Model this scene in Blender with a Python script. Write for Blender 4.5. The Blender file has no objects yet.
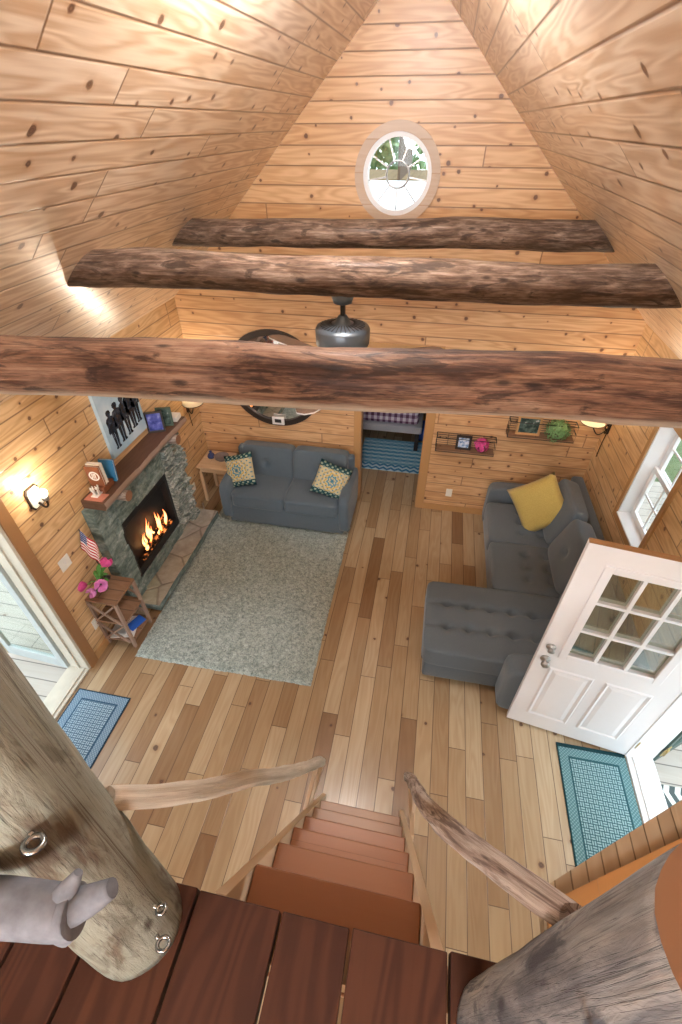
import bpy, bmesh, math, random
from mathutils import Vector, Matrix, Euler, noise
from mathutils.geometry import tessellate_polygon
random.seed(7)
PI = math.pi
scene = bpy.context.scene
COL = scene.collection

# ------------------------------------------------------------------ materials
class NT:
    def __init__(s, name):
        s.m = bpy.data.materials.new(name); s.m.use_nodes = True
        s.t = s.m.node_tree; s.t.nodes.clear()
        s.out = s.t.nodes.new('ShaderNodeOutputMaterial')
    def n(s, typ, **kw):
        x = s.t.nodes.new(typ)
        for k, v in kw.items(): setattr(x, k, v)
        return x
    def link(s, a, b): s.t.links.new(a, b)
    def put(s, sock, v):
        if isinstance(v, bpy.types.NodeSocket): s.link(v, sock)
        elif v is not None: sock.default_value = v
    def math(s, op, a, b=None, c=None, clamp=False):
        x = s.n('ShaderNodeMath', operation=op); x.use_clamp = clamp
        s.put(x.inputs[0], a)
        if b is not None: s.put(x.inputs[1], b)
        if c is not None: s.put(x.inputs[2], c)
        return x.outputs[0]
    def comb(s, x, y, z=0.0):
        c = s.n('ShaderNodeCombineXYZ')
        for i, v in enumerate((x, y, z)): s.put(c.inputs[i], v)
        return c.outputs[0]
    def sep(s, v):
        c = s.n('ShaderNodeSeparateXYZ'); s.put(c.inputs[0], v); return c.outputs
    def uv(s): return s.n('ShaderNodeTexCoord').outputs['UV']
    def objc(s): return s.n('ShaderNodeTexCoord').outputs['Object']
    def noise(s, v, scale=1, detail=4, rough=.55, dist=0.0):
        x = s.n('ShaderNodeTexNoise'); s.put(x.inputs['Vector'], v); x.inputs['Scale'].default_value = scale
        x.inputs['Detail'].default_value = detail; x.inputs['Roughness'].default_value = rough; x.inputs['Distortion'].default_value = dist
        return x.outputs['Fac']
    def vor(s, v, scale=1, feature='F1', rand=1.0, dim='3D'):
        x = s.n('ShaderNodeTexVoronoi', feature=feature, voronoi_dimensions=dim); s.put(x.inputs['Vector'], v); x.inputs['Scale'].default_value = scale
        x.inputs['Randomness'].default_value = rand
        return x
    def white(s, v):
        x = s.n('ShaderNodeTexWhiteNoise', noise_dimensions='2D'); s.put(x.inputs['Vector'], v); return x.outputs
    def mix(s, f, a, b, blend='MIX'):
        x = s.n('ShaderNodeMix', data_type='RGBA', blend_type=blend); x.clamp_factor = True
        s.put(x.inputs[0], f)
        for i, v in ((6, a), (7, b)):
            if isinstance(v, (tuple, list)): v = (*v[:3], 1)
            s.put(x.inputs[i], v)
        return x.outputs[2]
    def ramp(s, f, stops, interp='LINEAR'):
        x = s.n('ShaderNodeValToRGB'); s.put(x.inputs[0], f); cr = x.color_ramp; cr.interpolation = interp
        while len(cr.elements) < len(stops): cr.elements.new(.5)
        for e, (p, c) in zip(cr.elements, stops):
            e.position = p; e.color = (*c[:3], 1) if isinstance(c, (tuple, list)) else (c, c, c, 1)
        return x.outputs[0]
    def maprange(s, v, a, b, c=0.0, d=1.0):
        x = s.n('ShaderNodeMapRange'); s.put(x.inputs[0], v)
        for i, k in enumerate((a, b, c, d)): x.inputs[i + 1].default_value = k
        return x.outputs[0]
    def bsdf(s, color, rough=.6, spec=.5, bump=None, bstr=.3, bdist=.01, **kw):
        b = s.n('ShaderNodeBsdfPrincipled')
        if isinstance(color, (tuple, list)): color = (*color[:3], 1)
        s.put(b.inputs['Base Color'], color); s.put(b.inputs['Roughness'], rough); s.put(b.inputs['Specular IOR Level'], spec)
        for k, v in kw.items():
            if isinstance(v, (tuple, list)): v = (*v[:3], 1)
            s.put(b.inputs[k.replace('_', ' ')], v)
        if bump is not None:
            bp = s.n('ShaderNodeBump'); s.put(bp.inputs['Height'], bump); bp.inputs['Strength'].default_value = bstr; bp.inputs['Distance'].default_value = bdist
            s.link(bp.outputs[0], b.inputs['Normal'])
        s.link(b.outputs[0], s.out.inputs[0]); return b

def plain(name, c, rough=.6, spec=.5, var=.12, sc=14, metallic=0.0, **kw):
    t = NT(name); f = t.noise(t.objc(), sc, 4)
    col = t.mix(f, tuple(x * (1 - var) for x in c), tuple(min(1, x * (1 + var)) for x in c))
    t.bsdf(col, rough, spec, bump=f, bstr=.08, Metallic=metallic, **kw)
    return t.m

def planks(name, width, length, cA, cB, groove, rough=.4, knots=.5, knotscale=5.5, grain=.5, gw=.055, coat=0.0, tones=None, knotcol=(.075, .032, .016), bstr=.4, coat_rough=.25, gdark=(.62, .47, .34), gcon=1.0, spec=.5):
    """boards along u, stacked along v (uv in metres)"""
    t = NT(name); u, v, _ = t.sep(t.uv())
    row_f = t.math('DIVIDE', v, width); row = t.math('FLOOR', row_f); fv = t.math('FRACT', row_f)
    r1 = t.white(t.comb(row, 3.7))[0]
    uo = t.math('ADD', t.math('DIVIDE', u, length), t.math('MULTIPLY', r1, 17.3))
    colm = t.math('FLOOR', uo); fu = t.math('FRACT', uo)
    wn = t.white(t.comb(t.math('ADD', row, 11.3), colm)); rb = wn[0]
    off = t.math('MULTIPLY', rb, 37.0)
    ev = t.math('MULTIPLY', t.math('MINIMUM', fv, t.math('SUBTRACT', 1.0, fv)), width)
    eu = t.math('MULTIPLY', t.math('MINIMUM', fu, t.math('SUBTRACT', 1.0, fu)), length)
    e = t.math('MINIMUM', ev, eu)
    gm = t.maprange(e, .001, gw * width, 1.0, 0.0)
    # grain
    g1 = t.noise(t.comb(t.math('ADD', t.math('MULTIPLY', u, 1.6), off), t.math('MULTIPLY', v, 38), off), 1.0, 5, .6, .4)
    rings = t.noise(t.comb(t.math('ADD', t.math('MULTIPLY', u, .9), off), t.math('MULTIPLY', v, 8), off), 1.0, 2, .5, .3)
    rings = t.math('ADD', t.math('MULTIPLY', t.math('SINE', t.math('MULTIPLY', rings, 55.0)), .5), .5)
    gg = t.math('ADD', t.math('MULTIPLY', g1, .65), t.math('MULTIPLY', rings, .35))
    if tones: base = t.ramp(rb, tones)
    else: base = t.mix(rb, cA, cB)
    gs = t.maprange(gg, .5 - .5 * gcon, .5 + .5 * gcon)
    col = t.mix(t.math('MULTIPLY', gs, grain), base, t.mix(1.0, base, gdark, 'MULTIPLY'))
    blot = t.noise(t.comb(t.math('MULTIPLY', u, 1.2), t.math('MULTIPLY', v, 3)), 1.0, 3)
    col = t.mix(t.math('MULTIPLY', blot, .35), col, t.mix(1.0, col, (.75, .62, .5), 'MULTIPLY'))
    if knots > 0:
        vo = t.vor(t.comb(t.math('ADD', u, off), v), knotscale, dim='2D')
        rsel = t.sep(vo.outputs['Color'])
        wob = t.noise(t.comb(u, v), 30, 2)
        d = t.math('ADD', vo.outputs['Distance'], t.math('MULTIPLY', t.math('SUBTRACT', wob, .5), .08))
        size = t.math('ADD', .032, t.math('MULTIPLY', rsel[1], .07))
        k = t.maprange(t.math('DIVIDE', d, size), .7, 1.1, 1.0, 0.0)
        halo = t.maprange(t.math('DIVIDE', d, size), .9, 2.2, .35, 0.0)
        sel = t.math('LESS_THAN', rsel[0], knots)
        col = t.mix(t.math('MULTIPLY', halo, sel), col, t.mix(1.0, col, (.6, .4, .25), 'MULTIPLY'))
        kr = t.math('ADD', t.math('MULTIPLY', t.math('SINE', t.math('MULTIPLY', d, 160.0)), .5), .5)
        kc = t.mix(kr, knotcol, tuple(min(1, x * 2.4) for x in knotcol))
        col = t.mix(t.math('MULTIPLY', k, t.math('MULTIPLY', sel, .92)), col, kc)
    col = t.mix(t.math('MULTIPLY', gm, .95), col, groove)
    h = t.math('SUBTRACT', t.math('MULTIPLY', gg, .12), gm)
    t.bsdf(col, rough, spec, bump=h, bstr=bstr, bdist=.004, Coat_Weight=coat, Coat_Roughness=coat_rough)
    return t.m

def logwood(name, dark, mid, light, pale, stripe=None, rough=.7, coat=.04, patch=3.0, edge=.47, st=1.0, dk=.8):
    """uv: u metres along, v metres around; patches of bark left on the peeled log"""
    t = NT(name); u, v, _ = t.sep(t.uv()); oc = t.objc()
    tc = t.n('ShaderNodeAttribute', attribute_name='axis'); ax = tc.outputs['Fac']
    ang = t.n('ShaderNodeAttribute', attribute_name='ang').outputs['Fac']
    ca = t.math('COSINE', ang); sa = t.math('SINE', ang)
    P = lambda su, sv: t.comb(t.math('MULTIPLY', ax, su), t.math('MULTIPLY', ca, sv), t.math('MULTIPLY', sa, sv))
    fine = t.noise(P(5, 3.2), 1.6, 7, .65, .6)
    big = t.noise(P(1.3, .55), patch, 5, .62, .5)
    streak = t.noise(P(1.2, 5.5), 2.2, 5, .6, .3)
    f = t.math('ADD', t.math('MULTIPLY', big, 1.0 - .35 * st), t.math('MULTIPLY', fine, .35 * st))
    col = t.ramp(f, [(.30, dark), (.43, mid), (edge + .06, light), (.68, pale)])
    col = t.mix(t.math('MULTIPLY', t.maprange(streak, .42, .64), .75 * st), col, t.mix(1.0, col, (.52, .40, .34), 'MULTIPLY'))
    crack = t.noise(P(.9, 7.0), 2.6, 3, .5, .2)
    cm = t.maprange(t.math('ABSOLUTE', t.math('SUBTRACT', crack, .5)), .0, .018, 1.0, 0.0)
    col = t.mix(t.math('MULTIPLY', cm, .6), col, tuple(x * .5 for x in dark))
    bl = t.noise(t.comb(t.math('MULTIPLY', ax, 2.2), t.math('MULTIPLY', ca, .9), t.math('ADD', t.math('MULTIPLY', sa, .9), 7.7)), 2.3, 6, .62, .8)
    col = t.mix(t.maprange(bl, .54, .62, 0.0, dk), col, tuple(x * 1.1 for x in dark))
    kn = t.vor(P(2.2, .55), 2.0); kd = kn.outputs['Distance']
    col = t.mix(t.maprange(kd, .06, .15, .85, 0.0), col, tuple(x * .8 for x in dark))
    if stripe is not None:      # side of the log where the bark was drawn off to bare wood
        c0, w, sc = stripe
        da = t.math('ABSOLUTE', t.math('SUBTRACT', t.math('ADD', ang, t.math('MULTIPLY', t.math('SUBTRACT', big, .5), 1.2)), c0))
        col = t.mix(t.maprange(da, w * .55, w, .85, 0.0), col, t.mix(fine, tuple(x * .7 for x in sc), sc))
    h = t.math('SUBTRACT', t.math('ADD', t.math('MULTIPLY', fine, .6), t.math('MULTIPLY', big, .6)), t.math('MULTIPLY', cm, .5))
    t.bsdf(col, rough, .25, bump=h, bstr=.55, bdist=.015, Coat_Weight=coat, Coat_Roughness=.3)
    return t.m

def fabric(name, c, c2=None, sc=260, rough=.95, sheen=.25):
    t = NT(name); o = t.objc()
    f = t.noise(o, sc, 2, .6); b = t.noise(o, 5, 3)
    c2 = c2 or tuple(x * 1.7 for x in c)
    col = t.mix(f, tuple(x * .75 for x in c), c2)
    col = t.mix(t.math('MULTIPLY', b, .4), col, t.mix(1.0, col, (.72, .72, .74), 'MULTIPLY'))
    t.bsdf(col, rough, .25, bump=f, bstr=.25, bdist=.003, Sheen_Weight=sheen)
    return t.m

def glass(name, tint=(1, 1, 1), extra=0.0):
    t = NT(name)
    a = t.n('ShaderNodeBsdfTransparent'); a.inputs[0].default_value = (*tint, 1)
    g = t.n('ShaderNodeBsdfGlossy'); g.inputs['Roughness'].default_value = .02
    fr = t.n('ShaderNodeLayerWeight'); fr.inputs[0].default_value = .5
    fz = t.math('ADD', .03, t.math('MULTIPLY', t.math('POWER', fr.outputs['Facing'], 5.0), .9))
    m = t.n('ShaderNodeMixShader')
    t.link(t.math('ADD', fz, extra, clamp=True), m.inputs[0]); t.link(a.outputs[0], m.inputs[1]); t.link(g.outputs[0], m.inputs[2])
    t.link(m.outputs[0], t.out.inputs[0]); return t.m

def emit(name, c, s):
    t = NT(name); e = t.n('ShaderNodeEmission'); e.inputs[0].default_value = (*c, 1); e.inputs[1].default_value = s
    t.link(e.outputs[0], t.out.inputs[0]); return t.m

M = {}
PINE_A, PINE_B = (.81, .585, .33), (.73, .50, .255)
M['pine_wall'] = planks('pine_wall', .137, 2.6, PINE_A, PINE_B, (.22, .11, .05), .38, .7, 5.2, .7, gcon=.55, coat=.25, coat_rough=.3)
M['pine_gable'] = planks('pine_gable', .137, 3.6, (.76, .51, .285), (.68, .42, .215), (.2, .1, .045), .4, .65, 5.0, .7, gcon=.55, coat=.2, coat_rough=.35)
M['pine_ceiling'] = planks('pine_ceiling', .142, 2.1, (.85, .695, .53), (.79, .61, .43), (.24, .13, .07), .34, .62, 4.4, .85, gcon=.5, coat=.45, coat_rough=.28)
M['pine_trim'] = planks('pine_trim', .4, 3.0, (.72, .49, .26), (.66, .43, .22), (.45, .25, .1), .4, .3, 5, .55, gw=.0, coat=.2)
M['pine_dark_trim'] = planks('pine_dark_trim', .4, 3.0, (.44, .26, .14), (.40, .23, .115), (.3, .15, .06), .4, .3, 5, .55, gw=.0, coat=.2)
FT = [(0, (.26, .16, .085)), (.08, (.335, .225, .125)), (.25, (.415, .305, .18)), (.5, (.47, .365, .225)), (.75, (.525, .425, .278)), (1, (.575, .48, .325))]
M['floor'] = planks('floor_planks', .132, 1.2, None, None, (.07, .035, .018), .30, .22, 4.0, .65, gw=.028, coat=.3, tones=FT, knotcol=(.06, .03, .018), bstr=.25, coat_rough=.2)
M['loft'] = planks('loft_planks', .185, 9.0, (.74, .275, .12), (.36, .115, .05), (.03, .012, .008), .55, .45, 3.6, 1.0, gw=.0, coat=.03, gdark=(.30, .22, .18), gcon=.28, spec=.15, knotcol=(.05, .02, .012))
M['tread'] = planks('tread_wood_shaded', .6, 9.0, (.165, .082, .036), (.14, .066, .028), (.3, .12, .05), .38, .5, 4.2, .9, gw=0.0, coat=.03, gdark=(.42, .32, .26), gcon=.3, knotcol=(.07, .025, .015))  # same wood on all treads; upper ones carry a shaded tone in the colour
M['tread_lit'] = planks('tread_wood_lit', .6, 9.0, (.26, .17, .09), (.235, .15, .078), (.3, .15, .07), .38, .5, 4.2, .9, gw=0.0, coat=.03, gdark=(.42, .32, .26), gcon=.3, knotcol=(.09, .035, .018))  # lower treads: same wood with the lighter, lit tone put into the colour
M['pale_wood'] = planks('pale_wood', .5, 5.0, (.80, .66, .48), (.74, .58, .40), (.6, .45, .3), .5, .15, 4, .4, gw=0.0)
M['ring_wood'] = planks('ring_wood', .22, 5.0, (.60, .48, .375), (.55, .43, .33), (.4, .25, .15), .45, .1, 4, .4, gw=.02)
M['table_pine'] = planks('table_pine', .10, 3.0, (.76, .59, .39), (.70, .52, .33), (.4, .26, .14), .4, .2, 5, .5, gw=.02)
M['stave'] = planks('stave_wood', .045, 3.0, (.46, .385, .27), (.35, .28, .19), (.12, .08, .04), .45, .1, 4, .5, gw=.06)
M['orange_board'] = planks('orange_board', .3, 5.0, (.36, .235, .13), (.32, .20, .105), (.4, .2, .07), .4, .5, 6, .6, gw=0.0, coat=.2)
M['porch'] = planks('porch_boards', .14, 4.0, (.54, .51, .47), (.48, .45, .41), (.10, .09, .08), .6, .15, 4, .3, gw=.05)
M['beam_red'] = logwood('beam_red', (.024, .013, .010), (.085, .042, .027), (.25, .14, .086), (.37, .245, .165), stripe=(-1.2, .8, (.60, .49, .37)), patch=2.0)
M['beam_grey'] = logwood('beam_grey', (.035, .021, .014), (.11, .068, .044), (.21, .145, .105), (.40, .31, .245), patch=4.5, coat=.1)
M['post_grey'] = logwood('post_grey', (.05, .034, .023), (.125, .10, .072), (.235, .245, .20), (.31, .325, .28), patch=1.1, coat=.06, edge=.42, st=.3, dk=.45)
M['post_weathered'] = logwood('post_weathered', (.04, .042, .052), (.13, .13, .138), (.25, .245, .238), (.36, .33, .29), patch=1.8, coat=.06, st=.45, dk=.8)
M['rail_pale'] = logwood('rail_pale', (.40, .33, .25), (.52, .46, .36), (.62, .56, .46), (.72, .67, .57), patch=1.5, st=.4, dk=.25)
M['rail_knotty'] = logwood('rail_knotty', (.09, .06, .05), (.30, .225, .185), (.50, .42, .36), (.66, .58, .51), patch=2.6, st=.5, dk=.75)
M['driftwood'] = plain('driftwood_grey', (.145, .155, .178), .9, .15, .55, 38)
M['end_grain'] = planks('end_grain', .3, 3.0, (.33, .17, .10), (.28, .135, .075), (.2, .1, .05), .5, .0, 6, .7, gw=0.0)
M['mantel'] = planks('mantel_wood', .5, 5.0, (.52, .37, .265), (.46, .32, .22), (.1, .05, .03), .6, .5, 5, 1.0, gdark=(.4, .32, .28), gcon=.35, gw=0.0, knotcol=(.05, .025, .015))
M['rustic'] = planks('rustic_wood', .11, 2.0, (.34, .21, .13), (.26, .155, .09), (.07, .04, .025), .6, .3, 7, .7, gw=.05)
M['rustic_pale'] = planks('rustic_pale', .5, 2.0, (.76, .70, .60), (.70, .63, .53), (.3, .2, .15), .6, .2, 7, .6, gw=0, gdark=(.80, .75, .68))
M['white'] = plain('white_paint', (.80, .80, .80), .35, .5, .02)
M['door_white'] = plain('door_white', (.82, .80, .80), .3, .5, .02)
M['plate'] = plain('plate_white', (.82, .80, .72), .4)
M['black'] = plain('black_metal', (.015, .014, .014), .45)
M['bronze'] = plain('dark_bronze', (.045, .03, .022), .4, metallic=.6)
M['frame_dark'] = plain('dark_frame', (.03, .02, .016), .4)
M['steel'] = plain('bright_steel', (.42, .45, .48), .22, metallic=1.0)
M['nickel'] = plain('brushed_nickel', (.42, .40, .38), .3, metallic=1.0)
M['brass'] = plain('aged_brass', (.50, .38, .18), .35, metallic=1.0)
M['fan_metal'] = plain('fan_metal', (.13, .16, .19), .35, metallic=.55)
M['fan_blade'] = planks('fan_blade_wood', .4, 3, (.24, .16, .115), (.22, .145, .10), (.1, .06, .04), .4, 0, 5, .5, gw=0)
M['sofa_slate'] = fabric('sofa_slate', (.072, .104, .135), (.145, .195, .235))
M['sofa_charcoal'] = fabric('sofa_charcoal', (.078, .099, .116), (.155, .186, .208))
M['yellow'] = fabric('mustard_fabric', (.52, .38, .085), (.66, .50, .16), 120)
M['glass'] = glass('clear_glass')
M['pane'] = glass('reflective_pane', (.85, .93, .88), .22)
M['storm_glass'] = glass('storm_glass', (.9, .95, .93), .04)
M['leaf'] = plain('leaf_green', (.10, .30, .06), .55, .4, .5, 40)
M['leaf_pale'] = plain('leaf_pale_green', (.20, .36, .14), .55, .4, .75, 55)
M['tree_leaf'] = plain('tree_leaf', (.26, .36, .18), .7, .3, .6, 3)
M['pink'] = plain('pink_petal', (.75, .10, .33), .55, .3, .3, 30)
M['pink_pale'] = plain('pale_pink_petal', (.80, .30, .60), .55, .3, .3, 30)
M['bark'] = plain('tree_bark', (.14, .09, .06), .9)
M['storm_green'] = plain('storm_green', (.05, .085, .07), .5)
M['jamb_cream'] = plain('jamb_cream', (.55, .50, .41), .4)
M['storm_grey'] = plain('storm_grey', (.42, .46, .46), .4)
M['paper'] = plain('paper_white', (.82, .80, .76), .6)
M['navy'] = plain('navy_blue', (.03, .05, .16), .5)
M['royal'] = plain('royal_blue', (.02, .12, .55), .5)
M['bulb'] = emit('lamp_glow', (1, .86, .66), 14)

def mk_shade():
    t = NT('lamp_shade_linen'); n = t.noise(t.objc(), 200, 2)
    b = t.bsdf(t.mix(n, (.86, .82, .74), (.92, .89, .82)), .8, .2)
    tr = t.n('ShaderNodeBsdfTranslucent'); tr.inputs[0].default_value = (.95, .86, .7, 1)
    m = t.n('ShaderNodeMixShader'); m.inputs[0].default_value = .6
    t.link(b.outputs[0], m.inputs[1]); t.link(tr.outputs[0], m.inputs[2]); t.link(m.outputs[0], t.out.inputs[0]); return t.m
M['shade'] = mk_shade()

def mk_flame():
    t = NT('flame'); z = t.sep(t.n('ShaderNodeTexCoord').outputs['Generated'])[2]
    c = t.ramp(z, [(0, (1, .32, .06)), (.4, (1, .52, .2)), (1, (1, .16, .03))])
    e = t.n('ShaderNodeEmission'); t.put(e.inputs[0], c); e.inputs[1].default_value = 3.6
    t.link(e.outputs[0], t.out.inputs[0]); return t.m
M['flame'] = mk_flame()

def mk_ember():
    t = NT('glowing_log'); n = t.noise(t.objc(), 18, 4, .6)
    b = t.bsdf(t.ramp(n, [(.35, (.01, .008, .007)), (.7, (.10, .05, .03))]), .9, .1)
    t.put(b.inputs['Emission Color'], t.ramp(n, [(.5, (0, 0, 0)), (.62, (1, .25, .05)), (.8, (1, .55, .2))])); b.inputs['Emission Strength'].default_value = 1.6
    return t.m
M['ember'] = mk_ember()

def mk_stone(name, stops, sc, layered=1.0, mortar=None, bs=.8):
    t = NT(name); o = t.objc(); x, y, z = t.sep(o)
    n = t.noise(t.comb(x, y, t.math('MULTIPLY', z, layered)), sc, 8, .65, .6)
    n2 = t.noise(o, sc * 4.5, 5, .6)
    f = t.math('ADD', t.math('MULTIPLY', n, .7), t.math('MULTIPLY', n2, .3))
    col = t.ramp(f, stops)
    h = f
    if mortar:
        v = t.vor(t.comb(x, y, 0.0), mortar, 'DISTANCE_TO_EDGE', dim='2D')
        v2 = t.vor(t.comb(x, y, 0.0), mortar, dim='2D')
        col = t.mix(.35, col, t.mix(1.0, col, t.mix(.25, (.7, .62, .55), v2.outputs['Color']), 'MULTIPLY'))
        mm = t.maprange(v.outputs['Distance'], .01, .05, 1.0, 0.0)
        col = t.mix(t.math('MULTIPLY', mm, .55), col, (.16, .125, .10))
        h = t.math('SUBTRACT', f, mm)
    t.bsdf(col, .85, .3, bump=h, bstr=bs, bdist=.02); return t.m
M['stone'] = mk_stone('slate_stone', [(.3, (.055, .075, .068)), (.45, (.13, .175, .155)), (.56, (.235, .285, .26)), (.70, (.48, .50, .45))], 6, 2.5)
M['stone_ledge'] = mk_stone('ledge_stone', [(.3, (.06, .075, .068)), (.43, (.17, .205, .185)), (.54, (.37, .40, .36)), (.66, (.74, .74, .68))], 11, 3.5)
M['hearthstone'] = mk_stone('hearth_flagstone', [(.3, (.27, .255, .205)), (.5, (.42, .405, .335)), (.7, (.58, .565, .48))], 4, 1, 3.2, .5)

def mk_rug():
    t = NT('shag_pile'); o = t.objc()
    f = t.noise(o, 75, 3, .7); g = t.noise(o, 26, 3, .6); b = t.noise(o, 2.2, 3)
    h = t.math('ADD', t.math('MULTIPLY', f, .6), t.math('MULTIPLY', g, .4))
    col = t.ramp(h, [(.35, (.165, .21, .20)), (.5, (.385, .465, .44)), (.64, (.63, .73, .70))])
    col = t.mix(t.math('MULTIPLY', b, .3), col, t.mix(1.0, col, (.86, .82, .74), 'MULTIPLY'))
    t.bsdf(col, 1.0, .1, bump=h, bstr=1.0, bdist=.02, Sheen_Weight=.3); return t.m
M['rug'] = mk_rug()

def mk_mat(name, w, l, dark, light, mid):
    """woven rubber mat; uv in metres from one corner; w along u, l along v"""
    t = NT(name); u, v, _ = t.sep(t.uv())
    d = t.math('MINIMUM', t.math('MINIMUM', u, t.math('SUBTRACT', w, u)), t.math('MINIMUM', v, t.math('SUBTRACT', l, v)))
    S = lambda x, k: t.math('SINE', t.math('MULTIPLY', x, k))
    # basket weave of little bars in the field
    cu = t.math('FLOOR', t.math('DIVIDE', u, .034)); cv = t.math('FLOOR', t.math('DIVIDE', v, .034))
    par = t.math('MODULO', t.math('ADD', cu, cv), 2.0)
    fu = t.math('FRACT', t.math('DIVIDE', u, .034)); fv = t.math('FRACT', t.math('DIVIDE', v, .034))
    bu = t.math('ABSOLUTE', S(u, PI * 2 / .034)); bv = t.math('ABSOLUTE', S(v, PI * 2 / .034))
    bars = t.math('ADD', t.math('MULTIPLY', bu, par), t.math('MULTIPLY', bv, t.math('SUBTRACT', 1.0, par)))
    gap = t.math('MINIMUM', t.math('MINIMUM', fu, t.math('SUBTRACT', 1.0, fu)), t.math('MINIMUM', fv, t.math('SUBTRACT', 1.0, fv)))
    fld = t.math('MULTIPLY', t.maprange(bars, .25, .75), t.maprange(gap, .03, .12))
    dots = t.maprange(t.math('MULTIPLY', S(u, PI / .012), S(v, PI / .012)), -.1, .5)
    infield = t.math('GREATER_THAN', d, .085)
    pat = t.math('ADD', t.math('MULTIPLY', fld, infield), t.math('MULTIPLY', dots, t.math('MULTIPLY', t.math('SUBTRACT', 1.0, infield), .7)))
    line = t.math('LESS_THAN', t.math('ABSOLUTE', t.math('SUBTRACT', d, .083)), .006)
    col = t.mix(pat, t.mix(infield, mid, dark), light)
    col = t.mix(line, col, dark)
    col = t.mix(t.math('LESS_THAN', d, .012), col, tuple(x * .5 for x in dark))
    t.bsdf(col, .9, .2, bump=pat, bstr=.4, bdist=.006); return t.m
M['mat_blue'] = mk_mat('mat_blue', .50, .74, (.03, .085, .15), (.34, .47, .56), (.14, .23, .33))
M['mat_teal'] = mk_mat('mat_teal', .53, .84, (.02, .085, .10), (.27, .42, .44), (.09, .20, .215))

def mk_pattern():
    """teal and cream cushion cover with bands at two ends and a round medallion; uv 0..1"""
    t = NT('medallion_fabric'); u, v, _ = t.sep(t.uv())
    x = t.math('SUBTRACT', u, .5); y = t.math('SUBTRACT', v, .5)
    r = t.math('SQRT', t.math('ADD', t.math('MULTIPLY', x, x), t.math('MULTIPLY', y, y)))
    a = t.math('ARCTAN2', y, x)
    pet = t.math('ADD', r, t.math('MULTIPLY', t.math('COSINE', t.math('MULTIPLY', a, 8.0)), .022))
    med = t.ramp(pet, [(0, (.05, .2, .3)), (.06, (.75, .62, .3)), (.10, (.10, .28, .38)), (.15, (.62, .55, .34)), (.19, (.62, .42, .10)), (.23, (.64, .57, .38)), (.29, (.52, .40, .15)), (.33, (.60, .53, .33))], 'CONSTANT')
    ay = t.math('ABSOLUTE', y)
    flor = t.math('MULTIPLY', t.math('SINE', t.math('MULTIPLY', u, 38.0)), t.math('SINE', t.math('MULTIPLY', v, 44.0)))
    field = t.mix(t.math('GREATER_THAN', flor, .55), med, (.16, .30, .34))
    band = t.mix(t.math('GREATER_THAN', flor, .3), (.015, .075, .09), (.36, .45, .36))
    col = t.mix(t.math('GREATER_THAN', ay, .33), field, band)
    w = t.noise(t.objc(), 200, 2)
    col = t.mix(t.math('MULTIPLY', w, .3), col, t.mix(1.0, col, (.6, .6, .6), 'MULTIPLY'))
    t.bsdf(col, .9, .2, bump=w, bstr=.2, bdist=.003); return t.m
M['medallion'] = mk_pattern()

def mk_plaid():
    t = NT('plaid_blanket'); x, y, z = t.sep(t.objc())
    sx = t.math('GREATER_THAN', t.math('SINE', t.math('MULTIPLY', x, 2 * PI / .085)), 0.0)
    yz = t.math('SUBTRACT', y, z)
    sy = t.math('GREATER_THAN', t.math('SINE', t.math('MULTIPLY', yz, 2 * PI / .11)), 0.0)
    s = t.math('MULTIPLY', t.math('ADD', sx, sy), .5)
    t.bsdf(t.ramp(s, [(0, (.62, .60, .66)), (.4, (.30, .22, .32)), (.8, (.10, .05, .09))], 'CONSTANT'), .9, .2); return t.m
M['plaid'] = mk_plaid()

def mk_bluerug():
    t = NT('blue_woven_rug'); u, v, _ = t.sep(t.uv())
    zz = t.math('ABSOLUTE', t.math('SUBTRACT', t.math('FRACT', t.math('DIVIDE', v, .11)), .5))
    st = t.math('FRACT', t.math('ADD', t.math('DIVIDE', u, .09), zz))
    fine = t.noise(t.comb(t.math('MULTIPLY', u, 25), t.math('MULTIPLY', v, 60)), 1, 3)
    col = t.mix(t.maprange(st, .35, .6), (.50, .68, .76), (.05, .22, .40))
    mid = t.math('GREATER_THAN', u, .16)
    col = t.mix(t.math('MULTIPLY', mid, .75), col, t.ramp(t.math('ADD', t.math('MULTIPLY', fine, .5), t.math('MULTIPLY', t.math('SINE', t.math('MULTIPLY', u, 60.0)), .25)), [(.1, (.08, .30, .46)), (.5, (.45, .66, .74))]))
    t.bsdf(col, .95, .1); return t.m
M['bluerug'] = mk_bluerug()

def mk_chevron():
    t = NT('striped_doormat'); u, v, _ = t.sep(t.uv())
    z = t.math('ABSOLUTE', t.math('SUBTRACT', t.math('FRACT', t.math('DIVIDE', v, .2)), .5))
    s = t.math('GREATER_THAN', t.math('FRACT', t.math('ADD', t.math('DIVIDE', u, .08), z)), .5)
    t.bsdf(t.mix(s, (.08, .10, .10), (.62, .66, .62)), .95, .1); return t.m
M['chevron'] = mk_chevron()

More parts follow.
